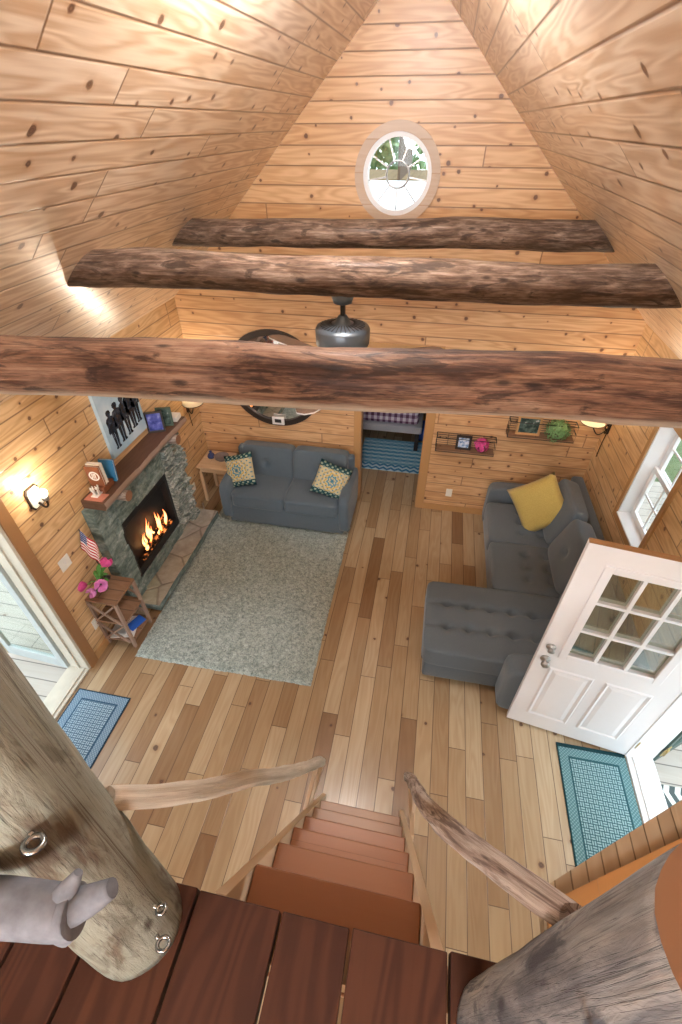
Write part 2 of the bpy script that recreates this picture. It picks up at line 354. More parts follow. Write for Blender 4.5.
def mk_photo(name, stops, sc):
    t = NT(name); n = t.noise(t.objc(), sc, 3)
    t.bsdf(t.ramp(n, stops), .25, .5); return t.m
M['photo_blue'] = mk_photo('photo_blue', [(.35, (.03, .045, .22)), (.55, (.10, .12, .45)), (.75, (.35, .42, .75))], 14)
M['photo_sky'] = mk_photo('photo_sky', [(.35, (.10, .25, .5)), (.5, (.55, .68, .85)), (.7, (.85, .88, .9))], 30)
M['photo_dark'] = mk_photo('photo_dark', [(.4, (.03, .05, .045)), (.6, (.10, .15, .13)), (.72, (.7, .72, .7))], 16)
M['canvas_blue'] = mk_photo('canvas_blue', [(.35, (.34, .50, .62)), (.55, (.47, .63, .73)), (.75, (.64, .75, .81))], 3)
M['figure'] = mk_photo('figure_ink', [(.4, (.012, .016, .025)), (.62, (.03, .04, .06)), (.75, (.16, .20, .25))], 22)
M['woven'] = mk_photo('mirror_backing', [(.35, (.42, .24, .13)), (.65, (.55, .36, .21))], 40)

def mk_mirror():
    t = NT('mirror_silver'); g = t.n('ShaderNodeBsdfGlossy'); g.inputs[0].default_value = (.86, .84, .8, 1); g.inputs['Roughness'].default_value = .03
    t.link(g.outputs[0], t.out.inputs[0]); return t.m
M['mirror'] = mk_mirror()

def mk_flag():
    t = NT('flag_cloth'); u, v, _ = t.sep(t.uv())
    st = t.math('GREATER_THAN', t.math('FRACT', t.math('MULTIPLY', v, 6.5)), .5)
    col = t.mix(st, (.50, .03, .05), (.80, .76, .72))
    cant = t.math('MULTIPLY', t.math('LESS_THAN', u, .42), t.math('GREATER_THAN', v, .46))
    su = t.math('SUBTRACT', t.math('FRACT', t.math('MULTIPLY', u, 14.0)), .5); sv = t.math('SUBTRACT', t.math('FRACT', t.math('MULTIPLY', v, 9.5)), .5)
    star = t.math('LESS_THAN', t.math('ADD', t.math('MULTIPLY', su, su), t.math('MULTIPLY', sv, sv)), .06)
    col = t.mix(cant, col, t.mix(star, (.025, .045, .17), (.75, .75, .78)))
    t.bsdf(col, .85, .2); return t.m
M['flag'] = mk_flag()

# ------------------------------------------------------------------ geometry helpers
def new_bm():
    bm = bmesh.new(); bm.loops.layers.uv.new('UVMap'); return bm
def boxuv(bm, mode='auto', faces=None):
    """metre uv: u along boards. auto: y / x horizontals; vert: u = z; long: longest axis of the mesh"""
    uv = bm.loops.layers.uv.verify(); bm.normal_update()
    ext = None
    if mode == 'long':
        cs = [v.co for v in bm.verts]; ext = [max(c[i] for c in cs) - min(c[i] for c in cs) for i in range(3)]; L = ext.index(max(ext))
    for f in (faces or bm.faces):
        n = f.normal; k = max(range(3), key=lambda i: abs(n[i]))
        for l in f.loops:
            c = l.vert.co
            if mode == 'long':
                o = [i for i in range(3) if i != k]
                a, b = (L, [i for i in o if i != L][0]) if L in o else (o[0], o[1])
                l[uv].uv = (c[a], c[b])
            elif mode == 'vert': l[uv].uv = (c.z, c.y if k == 0 else c.x) if k < 2 else (c.y, c.x)
            elif mode == 'x': l[uv].uv = (c.x, c.y) if k == 2 else ((c.y, c.z) if k == 0 else (c.x, c.z))
            else: l[uv].uv = (c.y, c.z) if k == 0 else ((c.x, c.z) if k == 1 else (c.y, c.x))
def build(name, bm, mat, parent=None, smooth=False, loc=None, rot=None, uv='auto', subsurf=0, bevel=0.0):
    if uv: boxuv(bm, uv)
    bmesh.ops.recalc_face_normals(bm, faces=bm.faces)
    me = bpy.data.meshes.new(name); bm.to_mesh(me); bm.free()
    for m in (mat if isinstance(mat, (list, tuple)) else [mat]): me.materials.append(M[m] if isinstance(m, str) else m)
    if smooth: me.polygons.foreach_set('use_smooth', [True] * len(me.polygons))
    o = bpy.data.objects.new(name, me); COL.objects.link(o)
    if parent: o.parent = parent
    if loc is not None: o.location = loc
    if rot is not None: o.rotation_euler = rot
    if bevel:
        b = o.modifiers.new('bevel', 'BEVEL'); b.width = bevel; b.segments = 2; b.limit_method = 'ANGLE'
    if subsurf:
        s = o.modifiers.new('sub', 'SUBSURF'); s.levels = subsurf; s.render_levels = subsurf
    return o
def tag(o, label=None, cat=None, group=None, kind=None):
    if label: o['label'] = label
    if cat: o['category'] = cat
    if group: o['group'] = group
    if kind: o['kind'] = kind
    return o
def thing(name, label, cat, loc=(0, 0, 0), rz=0.0, group=None, rot=None):
    o = bpy.data.objects.new(name, None); COL.objects.link(o); o.empty_display_size = .1
    o.location = loc; o.rotation_euler = rot if rot else (0, 0, rz)
    return tag(o, label, cat, group)
def struct(name, bm, mat, **k): return tag(build(name, bm, mat, **k), kind='structure')
def bx(bm, x0, x1, y0, y1, z0, z1, mi=0):
    vs = [bm.verts.new((x, y, z)) for z in (z0, z1) for y in (y0, y1) for x in (x0, x1)]
    for q in ((0, 2, 3, 1), (4, 5, 7, 6), (0, 1, 5, 4), (2, 6, 7, 3), (0, 4, 6, 2), (1, 3, 7, 5)):
        bm.faces.new([vs[i] for i in q]).material_index = mi
    return vs
def box(*a):
    bm = new_bm(); bx(bm, *a); return bm
def rounded(x0, x1, y0, y1, z0, z1, r=.03, seg=3):
    bm = new_bm(); bx(bm, x0, x1, y0, y1, z0, z1)
    bmesh.ops.bevel(bm, geom=bm.edges[:] , offset=r, segments=seg, profile=.5, affect='EDGES'); return bm
def obar(bm, a, b, w, h, up=(0, 0, 1), mi=0):
    """rectangular bar from a to b, w across, h along up"""
    a, b = Vector(a), Vector(b); d = (b - a).normalized(); s = d.cross(Vector(up))
    if s.length < 1e-4: s = d.cross(Vector((1, 0, 0)))
    s.normalize(); t = s.cross(d).normalized()
    vs = [bm.verts.new(p + s * sx * w / 2 + t * sy * h / 2) for p in (a, b) for sy in (-1, 1) for sx in (-1, 1)]
    for q in ((0, 2, 3, 1), (4, 5, 7, 6), (0, 1, 5, 4), (2, 6, 7, 3), (0, 4, 6, 2), (1, 3, 7, 5)):
        bm.faces.new([vs[i] for i in q]).material_index = mi
def tube(bm, pts, rad, seg=12, cap=True, mi=0, wob=0.0, seed=0.0, sq=None):
    """tube along pts; rad number or list; wob = relative bumpiness"""
    pts = [Vector(p) for p in pts]; n = len(pts)
    R = rad if isinstance(rad, (list, tuple)) else [rad] * n
    axl = bm.verts.layers.float.get('axis') or bm.verts.layers.float.new('axis')
    agl = bm.verts.layers.float.get('ang') or bm.verts.layers.float.new('ang')
    uvl = bm.loops.layers.uv.verify()
    rings = []; prev = None; dist = 0
    for i in range(n):
        d = (pts[min(i + 1, n - 1)] - pts[max(i - 1, 0)]).normalized()
        if i: dist += (pts[i] - pts[i - 1]).length
        if prev is None:
            ref = Vector((0, 0, 1)) if abs(d.z) < .95 else Vector((0, 1, 0))
            s = d.cross(ref).normalized()
        else: s = (prev - d * prev.dot(d)).normalized()
        prev = s; t = s.cross(d)
        ring = []
        for k in range(seg):
            a = 2 * PI * k / seg - PI
            w = 1.0
            if wob:
                w += wob * (noise.noise(Vector((dist * 3 + seed, math.cos(a) * .9, math.sin(a) * .9 + seed))) + .6 * noise.noise(Vector((dist * 9 + seed, math.cos(a) * 2.2, math.sin(a) * 2.2))))
            v = bm.verts.new(pts[i] + (s * math.cos(a) + t * math.sin(a)) * R[i] * w); v[axl] = dist; v[agl] = a
            ring.append(v)
        rings.append((ring, dist))
    for i in range(n - 1):
        for k in range(seg):
            q = (k, (k + 1) % seg)
            f = bm.faces.new((rings[i][0][q[0]], rings[i][0][q[1]], rings[i + 1][0][q[1]], rings[i + 1][0][q[0]])); f.material_index = mi; f.smooth = True
            for l, (dd, kk) in zip(f.loops, ((rings[i][1], k), (rings[i][1], k + 1), (rings[i + 1][1], k + 1), (rings[i + 1][1], k))):
                l[uvl].uv = (dd, kk / seg * 2 * PI * R[i])
    if cap:
        bm.faces.new(rings[0][0][::-1]).material_index = mi; bm.faces.new(rings[-1][0]).material_index = mi
    return rings
def lathe(bm, prof, seg=24, c=(0, 0, 0), mi=0):
    rings = []
    for r, z in prof:
        rings.append([bm.verts.new((c[0] + r * math.cos(2 * PI * k / seg), c[1] + r * math.sin(2 * PI * k / seg), c[2] + z)) for k in range(seg)])
    for a, b in zip(rings, rings[1:]):
        for k in range(seg):
            f = bm.faces.new((a[k], a[(k + 1) % seg], b[(k + 1) % seg], b[k])); f.material_index = mi; f.smooth = True
    if prof[0][0] > 1e-5: bm.faces.new(rings[0][::-1]).material_index = mi
    if prof[-1][0] > 1e-5: bm.faces.new(rings[-1]).material_index = mi
    bmesh.ops.remove_doubles(bm, verts=[v for r in (rings[0], rings[-1]) for v in r], dist=1e-6)
def slab(outer, holes, fn, thick):
    """polygon with holes in 2D, mapped by fn to 3D; thick is an extrusion vector"""
    bm = new_bm(); loops = [outer] + list(holes); T = Vector(thick)
    flat = [p for lp in loops for p in lp]
    tri = tessellate_polygon([[Vector((p[0], p[1], 0)) for p in lp] for lp in loops])
    A = [bm.verts.new(fn(*p)) for p in flat]; B = [bm.verts.new(Vector(fn(*p)) + T) for p in flat]
    for t in tri:
        try: bm.faces.new([A[i] for i in t]); bm.faces.new([B[i] for i in t][::-1])
        except ValueError: pass
    k = 0
    for lp in loops:
        n = len(lp)
        for i in range(n):
            a, b = k + i, k + (i + 1) % n
            bm.faces.new((A[a], A[b], B[b], B[a]))
        k += n
    return bm
def cushion(w, d, h, puff=.25, n=10, rnd=.35, buttons=(), bd=.03, bs=.05, rows=()):
    """soft box centred on origin, base at z=0, puffed top; buttons = (x,y) dimples"""
    bm = new_bm(); bmesh.ops.create_cube(bm, size=2.0)
    bmesh.ops.subdivide_edges(bm, edges=bm.edges[:], cuts=n, use_grid_fill=True)
    p = 2 / max(.05, rnd) if rnd < 1 else 2
    for v in bm.verts:
        x, y, z = v.co
        m = max(abs(x), abs(y), abs(z)); L = (abs(x) ** p + abs(y) ** p + abs(z) ** p) ** (1 / p)
        x, y, z = x * m / L, y * m / L, z * m / L
        zz = z * (1 + puff * (1 - x * x) * (1 - y * y))
        X, Y, Z = x * w / 2, y * d / 2, zz * h / 2
        if z > 0:
            for bx_, by_ in buttons: Z -= bd * math.exp(-((X - bx_) ** 2 + (Y - by_) ** 2) / (bs * bs))
            for r_ in rows: Z -= .014 * math.exp(-((Y - r_) / .022) ** 2)
        v.co = (X, Y, Z + h / 2)
    return bm
def pillow(w, h, t, n=14):
    """knife-edge pillow standing in xz, facing -y, centred; uv 0..1"""
    bm = new_bm(); uvl = bm.loops.layers.uv.verify()
    grids = []
    for side in (-1, 1):
        g = [[None] * (n + 1) for _ in range(n + 1)]
        for i in range(n + 1):
            for j in range(n + 1):
                x, z = 2 * i / n - 1, 2 * j / n - 1
                if side == 1 and (i in (0, n) or j in (0, n)): g[i][j] = grids[0][i][j]; continue
                e = (max(0, 1 - x * x) * max(0, 1 - z * z)) ** .45
                pin = 1 - .07 * ((1 - x * x) * z * z + (1 - z * z) * x * x)
                wr = .06 * noise.noise(Vector((x * 2, z * 2, side * 3)))
                g[i][j] = bm.verts.new((x * w / 2 * pin, side * (t / 2) * e * (1 + wr), z * h / 2 * pin))
        grids.append(g)
        for i in range(n):
            for j in range(n):
                f = bm.faces.new((g[i][j], g[i + 1][j], g[i + 1][j + 1], g[i][j + 1])); f.smooth = True
                for l, (a, b) in zip(f.loops, ((i, j), (i + 1, j), (i + 1, j + 1), (i, j + 1))): l[uvl].uv = (a / n, b / n)
    return bm
def rect(a0, a1, b0, b1): return [(a0, b0), (a1, b0), (a1, b1), (a0, b1)]
def circle(cx, cy, r, n=48): return [(cx + r * math.cos(2 * PI * k / n), cy + r * math.sin(2 * PI * k / n)) for k in range(n)]
def lerp(a, b, f): return tuple(x + (y - x) * f for x, y in zip(a, b))
def path(ctrl, n):
    """Catmull-Rom through control points"""
    P = [Vector(c) for c in ctrl]; P = [P[0] * 2 - P[1]] + P + [P[-1] * 2 - P[-2]]; out = []
    m = len(P) - 3
    for k in range(n + 1):
        s = k / n * m; i = min(int(s), m - 1); f = s - i; a, b, c, d = P[i:i + 4]
        out.append(.5 * ((2 * b) + (c - a) * f + (2 * a - 5 * b + 4 * c - d) * f * f + (3 * b - a - 3 * c + d) * f ** 3))
    return out
def copy_tree(o, parent=None):
    c = o.copy(); COL.objects.link(c)
    if parent: c.parent = parent
    for ch in list(o.children): copy_tree(ch, c)
    return c

# ------------------------------------------------------------------ room shell
XL, XR, YB, YF, ZK, ZR = -2.722, 1.901, 4.768, -2.6, 2.436, 4.738
XM = (XL + XR) / 2; ZL = 2.31; LE = .215
LD = (.95, 1.85, 2.06)      # left door opening y0,y1,top
RD = (1.02, 1.965, 2.06)    # right door opening
WIN = (3.15, 3.73, 1.06, 2.06)
BD = (-.70, .055, 2.03)     # bedroom doorway
RW = (-.447, 3.505, .285)   # round window
T = .15
struct('floor', box(XL - T, XR + T, YF - T, YB + T + 3.0, -.12, 0), 'floor')
struct('wall_left', slab([(YF, 0), (LD[0], 0), (LD[0], LD[2]), (LD[1], LD[2]), (LD[1], 0), (YB, 0), (YB, ZK), (YF, ZK)], [], lambda a, b: (XL, a, b), (-T, 0, 0)), 'pine_wall')
struct('wall_right', slab([(YF, 0), (RD[0], 0), (RD[0], RD[2]), (RD[1], RD[2]), (RD[1], 0), (YB, 0), (YB, ZK), (YF, ZK)], [rect(WIN[0], WIN[1], WIN[2], WIN[3])[::-1]], lambda a, b: (XR, a, b), (T, 0, 0)), 'pine_wall')
gable = [(XL, 0), (BD[0], 0), (BD[0], BD[2]), (BD[1], BD[2]), (BD[1], 0), (XR, 0), (XR, ZK), (XM, ZR), (XL, ZK)]
struct('wall_back', slab(gable, [circle(RW[0], RW[1], RW[2])], lambda a, b: (a, YB, b), (0, T, 0)), 'pine_gable')
FW = (-1.3, .5, 2.75, 3.75)
struct('wall_front', slab([(XL, 0), (XR, 0), (XR, ZK), (XM, ZR), (XL, ZK)], [rect(*FW)[::-1], rect(-1.6, .6, .9, 2.0)[::-1]], lambda a, b: (a, YF, b), (0, -T, 0)), 'pine_gable')
SL = math.hypot(XM - XL, ZR - ZK); dxn, dzn = (XM - XL) / SL, (ZR - ZK) / SL
def slope_panel(side):
    bm = new_bm(); uvl = bm.loops.layers.uv.verify(); x0 = XL if side < 0 else XR; sg = 1 if side < 0 else -1
    nrm = Vector((-sg * dzn, 0, dxn)) * .12
    ys = (YF - T, YB + T); q = [Vector((x0 + sg * dxn * s, y, ZK + dzn * s)) for s in (-.02, SL) for y in ys]
    a = [bm.verts.new(p) for p in q]; b = [bm.verts.new(p + nrm) for p in q]
    for f in ((a[0], a[1], a[3], a[2]), (b[0], b[2], b[3], b[1]), (a[0], b[0], b[1], a[1]), (a[2], a[3], b[3], b[2]), (a[0], a[2], b[2], b[0]), (a[1], b[1], b[3], a[3])): bm.faces.new(f)
    for f in bm.faces:
        for l in f.loops:
            c = l.vert.co; l[uvl].uv = (c.y + (0 if side < 0 else 7.3), math.hypot(c.x - x0, c.z - ZK) + .05)
    return bm
bl = slope_panel(-1)
struct('ceiling_left', bl, 'pine_ceiling', uv=None)
struct('ceiling_right', slope_panel(1), 'pine_ceiling', uv=None)

# bedroom behind the doorway
bm = new_bm(); B0 = YB + T
bx(bm, -2.0, -1.9, B0, 7.72, 0, 2.5); bx(bm, 1.4, 1.5, B0, 7.72, 0, 2.5); bx(bm, -1.9, 1.4, 7.62, 7.72, 0, 2.5)
struct('wall_bedroom', bm, 'pine_wall')
struct('ceiling_bedroom', box(-2.0, 1.5, B0, 7.72, 2.5, 2.6), 'pine_wall')

# loft floor: one board per box with real gaps
bm = new_bm(); edges = [-2.70, -2.46, -2.22, -1.98, -1.74, -1.50, -1.26, -1.03, -.83, -.655, -.425, -.200, -.020, .220, .45]
for a, b in zip(edges, edges[1:]): bx(bm, a + .004, b - .004, YF + .01, LE + random.uniform(-.004, .004), ZL - .045, ZL)
loft = struct('floor_loft', bm, 'loft', bevel=.003)
uvl = loft.data.uv_layers[0].data
for poly in loft.data.polygons:      # each board its own strip of grain
    cx = sum(loft.data.vertices[v].co.x for v in poly.vertices) / len(poly.vertices)
    k = sum(1 for e in edges if e < cx) - 1
    for li in poly.loop_indices:
        c = loft.data.vertices[loft.data.loops[li].vertex_index].co
        if abs(poly.normal.z) > .5: uvl[li].uv = (c.y + k * 2.7, k * .185 + .003 + (c.x - edges[k]) / (edges[k + 1] - edges[k]) * .178)
struct('trim_loft_joist', box(XL + .01, .44, LE - .10, LE - .02, ZL - .25, ZL - .05), 'pine_dark_trim', uv='long')
# angled bay of the loft beside the right post: narrow staves under a honey border board
def poly_slab(pts, z0, z1): return slab(pts, [], lambda a, b: (a, b, z0), (0, 0, z1 - z0))
struct('trim_1', poly_slab([(.455, YF + .01), (XR - .01, YF + .01), (XR - .01, 1.36), (.46, .387), (.455, .387)], ZL - .05, ZL - .012), 'stave')
struct('trim_2', poly_slab([(.462, YF + .02), (XR - .02, YF + .02), (XR - .02, 1.15), (.50, .375), (.462, .34)], ZL - .011, ZL + .004), 'orange_board')

# door casings and baseboards
bm = new_bm()
bx(bm, XL, XL + .022, LD[1] + .0, LD[1] + .095, 0, LD[2] + .09); bx(bm, XL, XL + .022, LD[0] - .095, LD[0], 0, LD[2] + .09); bx(bm, XL, XL + .0225, LD[0], LD[1], LD[2], LD[2] + .09)
struct('trim_3', bm, 'pine_dark_trim', uv='vert', bevel=.004)
bm = new_bm()
for a, b in ((BD[0] - .075, BD[0]), (BD[1], BD[1] + .095)): bx(bm, a, b, YB - .022, YB, 0, BD[2] + .08)
bx(bm, BD[0], BD[1], YB - .0225, YB, BD[2], BD[2] + .08)
bx(bm, BD[0] - .012, BD[0] + .012, YB - .01, YB + T, 0, BD[2]); bx(bm, BD[1] - .012, BD[1] + .012, YB - .01, YB + T, 0, BD[2])
struct('trim_4', bm, 'pine_trim', uv='vert', bevel=.004)
struct('baseboard_back', box(BD[1] + .095, XR, YB - .016, YB, 0, .085), 'pine_trim', uv='long')
struct('baseboard_left', box(XL, XL + .016, LD[1] + .095, 2.40, 0, .085), 'pine_trim', uv='long')
bm = new_bm()
bx(bm, XR - .02, XR, RD[1], RD[1] + .08, 0, RD[2] + .08); bx(bm, XR - .02, XR, RD[0] - .08, RD[0], 0, RD[2] + .08); bx(bm, XR - .0205, XR, RD[0], RD[1], RD[2], RD[2] + .08)
struct('trim_5', bm, 'white', uv='vert', bevel=.004)

# ------------------------------------------------------------------ left doorway: jamb, threshold, storm door
bm = new_bm()
bx(bm, XL - T - .03, XL + .012, LD[1] - .025, LD[1], .02, LD[2]); bx(bm, XL - T - .03, XL + .012, LD[0], LD[0] + .025, .02, LD[2]); bx(bm, XL - T - .03, XL + .012, LD[0], LD[1], LD[2] - .025, LD[2])
bx(bm, XL - .09, XL - .075, LD[1] - .04, LD[1] - .025, .02, LD[2] - .03)
bx(bm, XL - T - .05, XL + .0, LD[0], LD[1], 0, .022); bx(bm, XL - .085, XL - .03, LD[0] + .02, LD[1] - .02, .022, .036)
struct('door_2', bm, 'jamb_cream', bevel=.003)
def storm_door(name, label, hinge, ang, w, edge_mat, fmat='white'):
    t = thing(name, label, 'door', hinge, ang); h = 2.0
    bm = new_bm()
    bx(bm, 0, .07, -.016, .016, .03, h); bx(bm, w - .07, w, -.016, .016, .03, h)
    bx(bm, .07, w - .07, -.016, .016, .03, .16); bx(bm, .07, w - .07, -.016, .016, h - .08, h)
    build('door_frame', bm, fmat, t, bevel=.003)
    build('glass_pane', box(.07, w - .07, -.003, .003, .16, h - .08), 'storm_glass', t)
    build('edge_strip', box(w, w + .012, -.018, .018, .03, h), edge_mat, t)
    for z in (.22, .62, 1.75):
        hb = new_bm(); bx(hb, -.03, .045, -.024, -.017, z - .045, z + .045)
        tube(hb, [(0, -.026, z - .05), (0, -.026, z + .05)], .009, 8)
        build('hinge', hb, 'brass', t)
    bm = new_bm(); tube(bm, [(w - .05, -.02, .98), (w - .05, -.06, .98), (w - .05, -.06, 1.10), (w - .05, -.02, 1.10)], .009, 8); build('handle', bm, 'nickel', t)
    return t
storm_door('storm_door', 'white glass storm door swung out over the porch at the left doorway', (XL - T - .045, LD[1] - .03, -.02), PI - .06, .66, 'brass', 'storm_grey')

# right doorway
bm = new_bm()
bx(bm, XR - .012, XR + T + .03, RD[1] - .025, RD[1], .02, RD[2]); bx(bm, XR - .012, XR + T + .03, RD[0], RD[0] + .025, .02, RD[2]); bx(bm, XR - .012, XR + T + .03, RD[0], RD[1], RD[2] - .025, RD[2])
bx(bm, XR, XR + T + .05, RD[0], RD[1], 0, .022); bx(bm, XR + .04, XR + .09, RD[0] + .02, RD[1] - .02, .022, .036)
struct('door_3', bm, 'white', bevel=.003)
storm_door('storm_door', 'dark green storm door folded back outside the right doorway', (XR + T + .045, RD[1] - .01, -.02), .62, .70, 'storm_green', 'storm_green')

# the open white door, half glazed (nine panes)
HA = .1524; DW, DH = .914, 2.03
door = thing('door_1', 'white half glazed entrance door swung open in front of the sectional sofa', 'door', (1.905, 1.968, .02), PI - HA)
door['kind'] = 'structure'
# local x from the hinge to the free edge; the camera sees the +y side after the turn
gx0, gx1, gz0, gz1 = .19, .745, 1.02, 1.86
bm = slab(rect(0, DW, 0, DH), [rect(gx0, gx1, gz0, gz1)[::-1]], lambda a, b: (a, -.022, b), (0, .044, 0))
build('door_panel', bm, 'door_white', door, bevel=.003)
bm = new_bm()
for y0, y1 in ((.022, .036), (-.036, -.022)):
    for a, b in ((gx0 - .04, gx0 + .012), (gx1 - .012, gx1 + .04)): bx(bm, a, b, y0, y1, gz0 - .04, gz1 + .04)
    for a, b in ((gz0 - .04, gz0 + .012), (gz1 - .012, gz1 + .04)): bx(bm, gx0 + .0121, gx1 - .0121, y0, y1, a, b)
lite = build('glazing_frame', bm, 'door_white', door, bevel=.005)
build('top_edge', box(0, DW, -.021, .021, DH + .0002, DH + .004), 'pine_dark_trim', door, uv='long')
gw3, gh3 = (gx1 - gx0) / 3, (gz1 - gz0) / 3
for i in (1, 2): build('muntin', box(gx0 + gw3 * i - .011, gx0 + gw3 * i + .011, -.03, .03, gz0 + .0122, gz1 - .0122), 'white', lite)
for j in (1, 2): build('muntin', box(gx0 + .0122, gx1 - .0122, -.029, .029, gz0 + gh3 * j - .011, gz0 + gh3 * j + .011), 'white', lite)
for i in range(3):
    for j in range(3): build('glass_pane', box(gx0 + gw3 * i + .012, gx0 + gw3 * (i + 1) - .012, -.004, .004, gz0 + gh3 * j + .012, gz0 + gh3 * (j + 1) - .012), 'pane', lite)
def raised(bm, x0, x1, z0, z1, y, s):
    a, b = .012, .03
    o = [bm.verts.new((x, y, z)) for x, z in rect(x0, x1, z0, z1)]; m = [bm.verts.new((x, y - s * .004 + s * .014, z)) for x, z in rect(x0 + a, x1 - a, z0 + a, z1 - a)]
    i = [bm.verts.new((x, y + s * .002, z)) for x, z in rect(x0 + b, x1 - b, z0 + b, z1 - b)]; c = [bm.verts.new((x, y + s * .009, z)) for x, z in rect(x0 + b + .03, x1 - b - .03, z0 + b + .03, z1 - b - .03)]
    for p, q in ((o, m), (m, i), (i, c)):
        for k in range(4): bm.faces.new((p[k], p[(k + 1) % 4], q[(k + 1) % 4], q[k]))
    bm.faces.new(c)
for x0, x1 in ((.13, .43), (.50, .80)):
    bm = new_bm()
    for s in (1, -1): raised(bm, x0, x1, .18, .84, s * .022, s)
    build('raised_panel', bm, 'door_white', door)
def lockset(name, z, r):
    bm = new_bm()
    for s in (1, -1):
        rg = [(r, 0), (r, .008), (r * .6, .014), (r * .35, .018), (r * .35, .034)] + ([(r * .8, .042), (r * .9, .055), (r * .7, .068), (0, .072)] if name == 'knob' else [(r * .7, .036), (r * .7, .044), (0, .046)])
        b2 = new_bm(); lathe(b2, rg, 20)
        for v in b2.verts: v.co = Vector((DW - .065 + v.co.x, s * (.022 + v.co.z), z + v.co.y))
        me = bpy.data.meshes.new('t'); b2.to_mesh(me); b2.free(); bm.from_mesh(me); bpy.data.meshes.remove(me)
    tag(build(name, bm, 'nickel', door, smooth=True), 'dark nickel ' + name)
lockset('knob', .92, .034); lockset('deadbolt', 1.06, .032)
for z in (.2, 1.0, 1.82):
    bm = new_bm(); tube(bm, [(-.006, .024, z - .05), (-.006, .024, z + .05)], .008, 8); build('hinge', bm, 'brass', door)

# ------------------------------------------------------------------ right window
y0, y1, z0, z1 = WIN
bm = new_bm(); X0, X1 = XR - .004, XR + T
for a in ((y0, y0 + .012, z0, z1), (y1 - .012, y1, z0, z1)): bx(bm, X0, X1, *a)
bx(bm, X0, X1, y0 + .012, y1 - .012, z1 - .012, z1)
win = struct('window_1', bm, 'white')
build('window_sill', box(XR - .02, X1, y0 + .0125, y1 - .0125, z0 - .0, z0 + .015), 'white', win, bevel=.004)
def sash(name, xa, za, zb, rails):
    bm = new_bm(); w = .05
    bx(bm, xa, xa + .03, y0 + .013, y0 + .013 + w, za, zb); bx(bm, xa, xa + .03, y1 - .013 - w, y1 - .013, za, zb)
    bx(bm, xa, xa + .03, y0 + .013 + w, y1 - .013 - w, za, za + w); bx(bm, xa, xa + .03, y0 + .013 + w, y1 - .013 - w, zb - w * .8, zb)
    s = build(name, bm, 'white', win, bevel=.003)
    ym = (y0 + y1) / 2
    build('muntin', box(xa + .008, xa + .022, ym - .008, ym + .008, za + w, zb - w * .8), 'white', s)
    zm = (za + zb) / 2; m2 = new_bm()
    bx(m2, xa + .009, xa + .021, y0 + .013 + w, ym - .008, zm - .008, zm + .008); bx(m2, xa + .009, xa + .021, ym + .008, y1 - .013 - w, zm - .008, zm + .008)
    build('muntin', m2, 'white', s)
    build('glass_pane', box(xa + .013, xa + .017, y0 + .013 + w, y1 - .013 - w, za + w, zb - w * .8), 'glass', s)
sash('lower_sash', XR + .10, z0 + .016, (z0 + z1) / 2 + .03, 1); sash('upper_sash', XR + .132, (z0 + z1) / 2 - .02, z1 - .013, 1)
bm = new_bm()
for a in ((y0 - .05, y0, z0 - .06, z1 + .06), (y1, y1 + .05, z0 - .06, z1 + .06)): bx(bm, XR - .018, XR, *a)
bx(bm, XR - .0185, XR, y0, y1, z1, z1 + .06); bx(bm, XR - .0185, XR, y0, y1, z0 - .06, z0 - .001)
struct('trim_6', bm, 'pine_trim', uv='vert')

# round gable window: wooden ring, white frame, sunburst leading
cx, cz, r = RW
bm = slab(circle(cx, cz, .355, 64), [circle(cx, cz, r + .0, 64)[::-1]], lambda a, b: (a, YB - .028, b), (0, .028, 0))
rw = struct('window_2', bm, 'ring_wood', bevel=.006)
def ring(bm, R, rr, y, sx=1.0, n=64):
    tube(bm, [(cx + R * math.cos(2 * PI * k / n), y, cz + R * math.sin(2 * PI * k / n)) for k in range(n + 1)], rr, 8, cap=False)
bm = slab(circle(cx, cz, r + .002, 64), [circle(cx, cz, r - .035, 64)[::-1]], lambda a, b: (a, YB - .012, b), (0, .11, 0))
build('window_frame', bm, 'white', rw, bevel=.006)
bm = new_bm(); ring(bm, .095, .008, YB + .05)
for k in range(9):
    a = PI / 2 + 2 * PI * (k + .5) / 9
    obar(bm, (cx + .095 * math.cos(a), YB + .05, cz + .095 * math.sin(a)), (cx + .25 * math.cos(a), YB + .05, cz + .25 * math.sin(a)), .011, .012, (0, 1, 0))
build('muntin', bm, 'nickel', rw)
build('glass_pane', slab(circle(cx, cz, .252, 48), [], lambda a, b: (a, YB + .052, b), (0, .004, 0)), 'glass', rw)
# unseen rear gable window behind the camera, added to let in more daylight
bm = new_bm()
for a in ((FW[0], FW[0] + .06, FW[2], FW[3]), (FW[1] - .06, FW[1], FW[2], FW[3]), (FW[0] + .06, FW[1] - .06, FW[2], FW[2] + .06), (FW[0] + .06, FW[1] - .06, FW[3] - .06, FW[3])): bx(bm, a[0], a[1], YF - .1, YF - .04, a[2], a[3])
bx(bm, (FW[0] + FW[1]) / 2 - .03, (FW[0] + FW[1]) / 2 + .03, YF - .1, YF - .04, FW[2] + .06, FW[3] - .06)
w3 = struct('window_3', bm, 'white'); build('glass_pane', box(FW[0] + .06, FW[1] - .06, YF - .072, YF - .068, FW[2] + .06, FW[3] - .06), 'glass', w3)

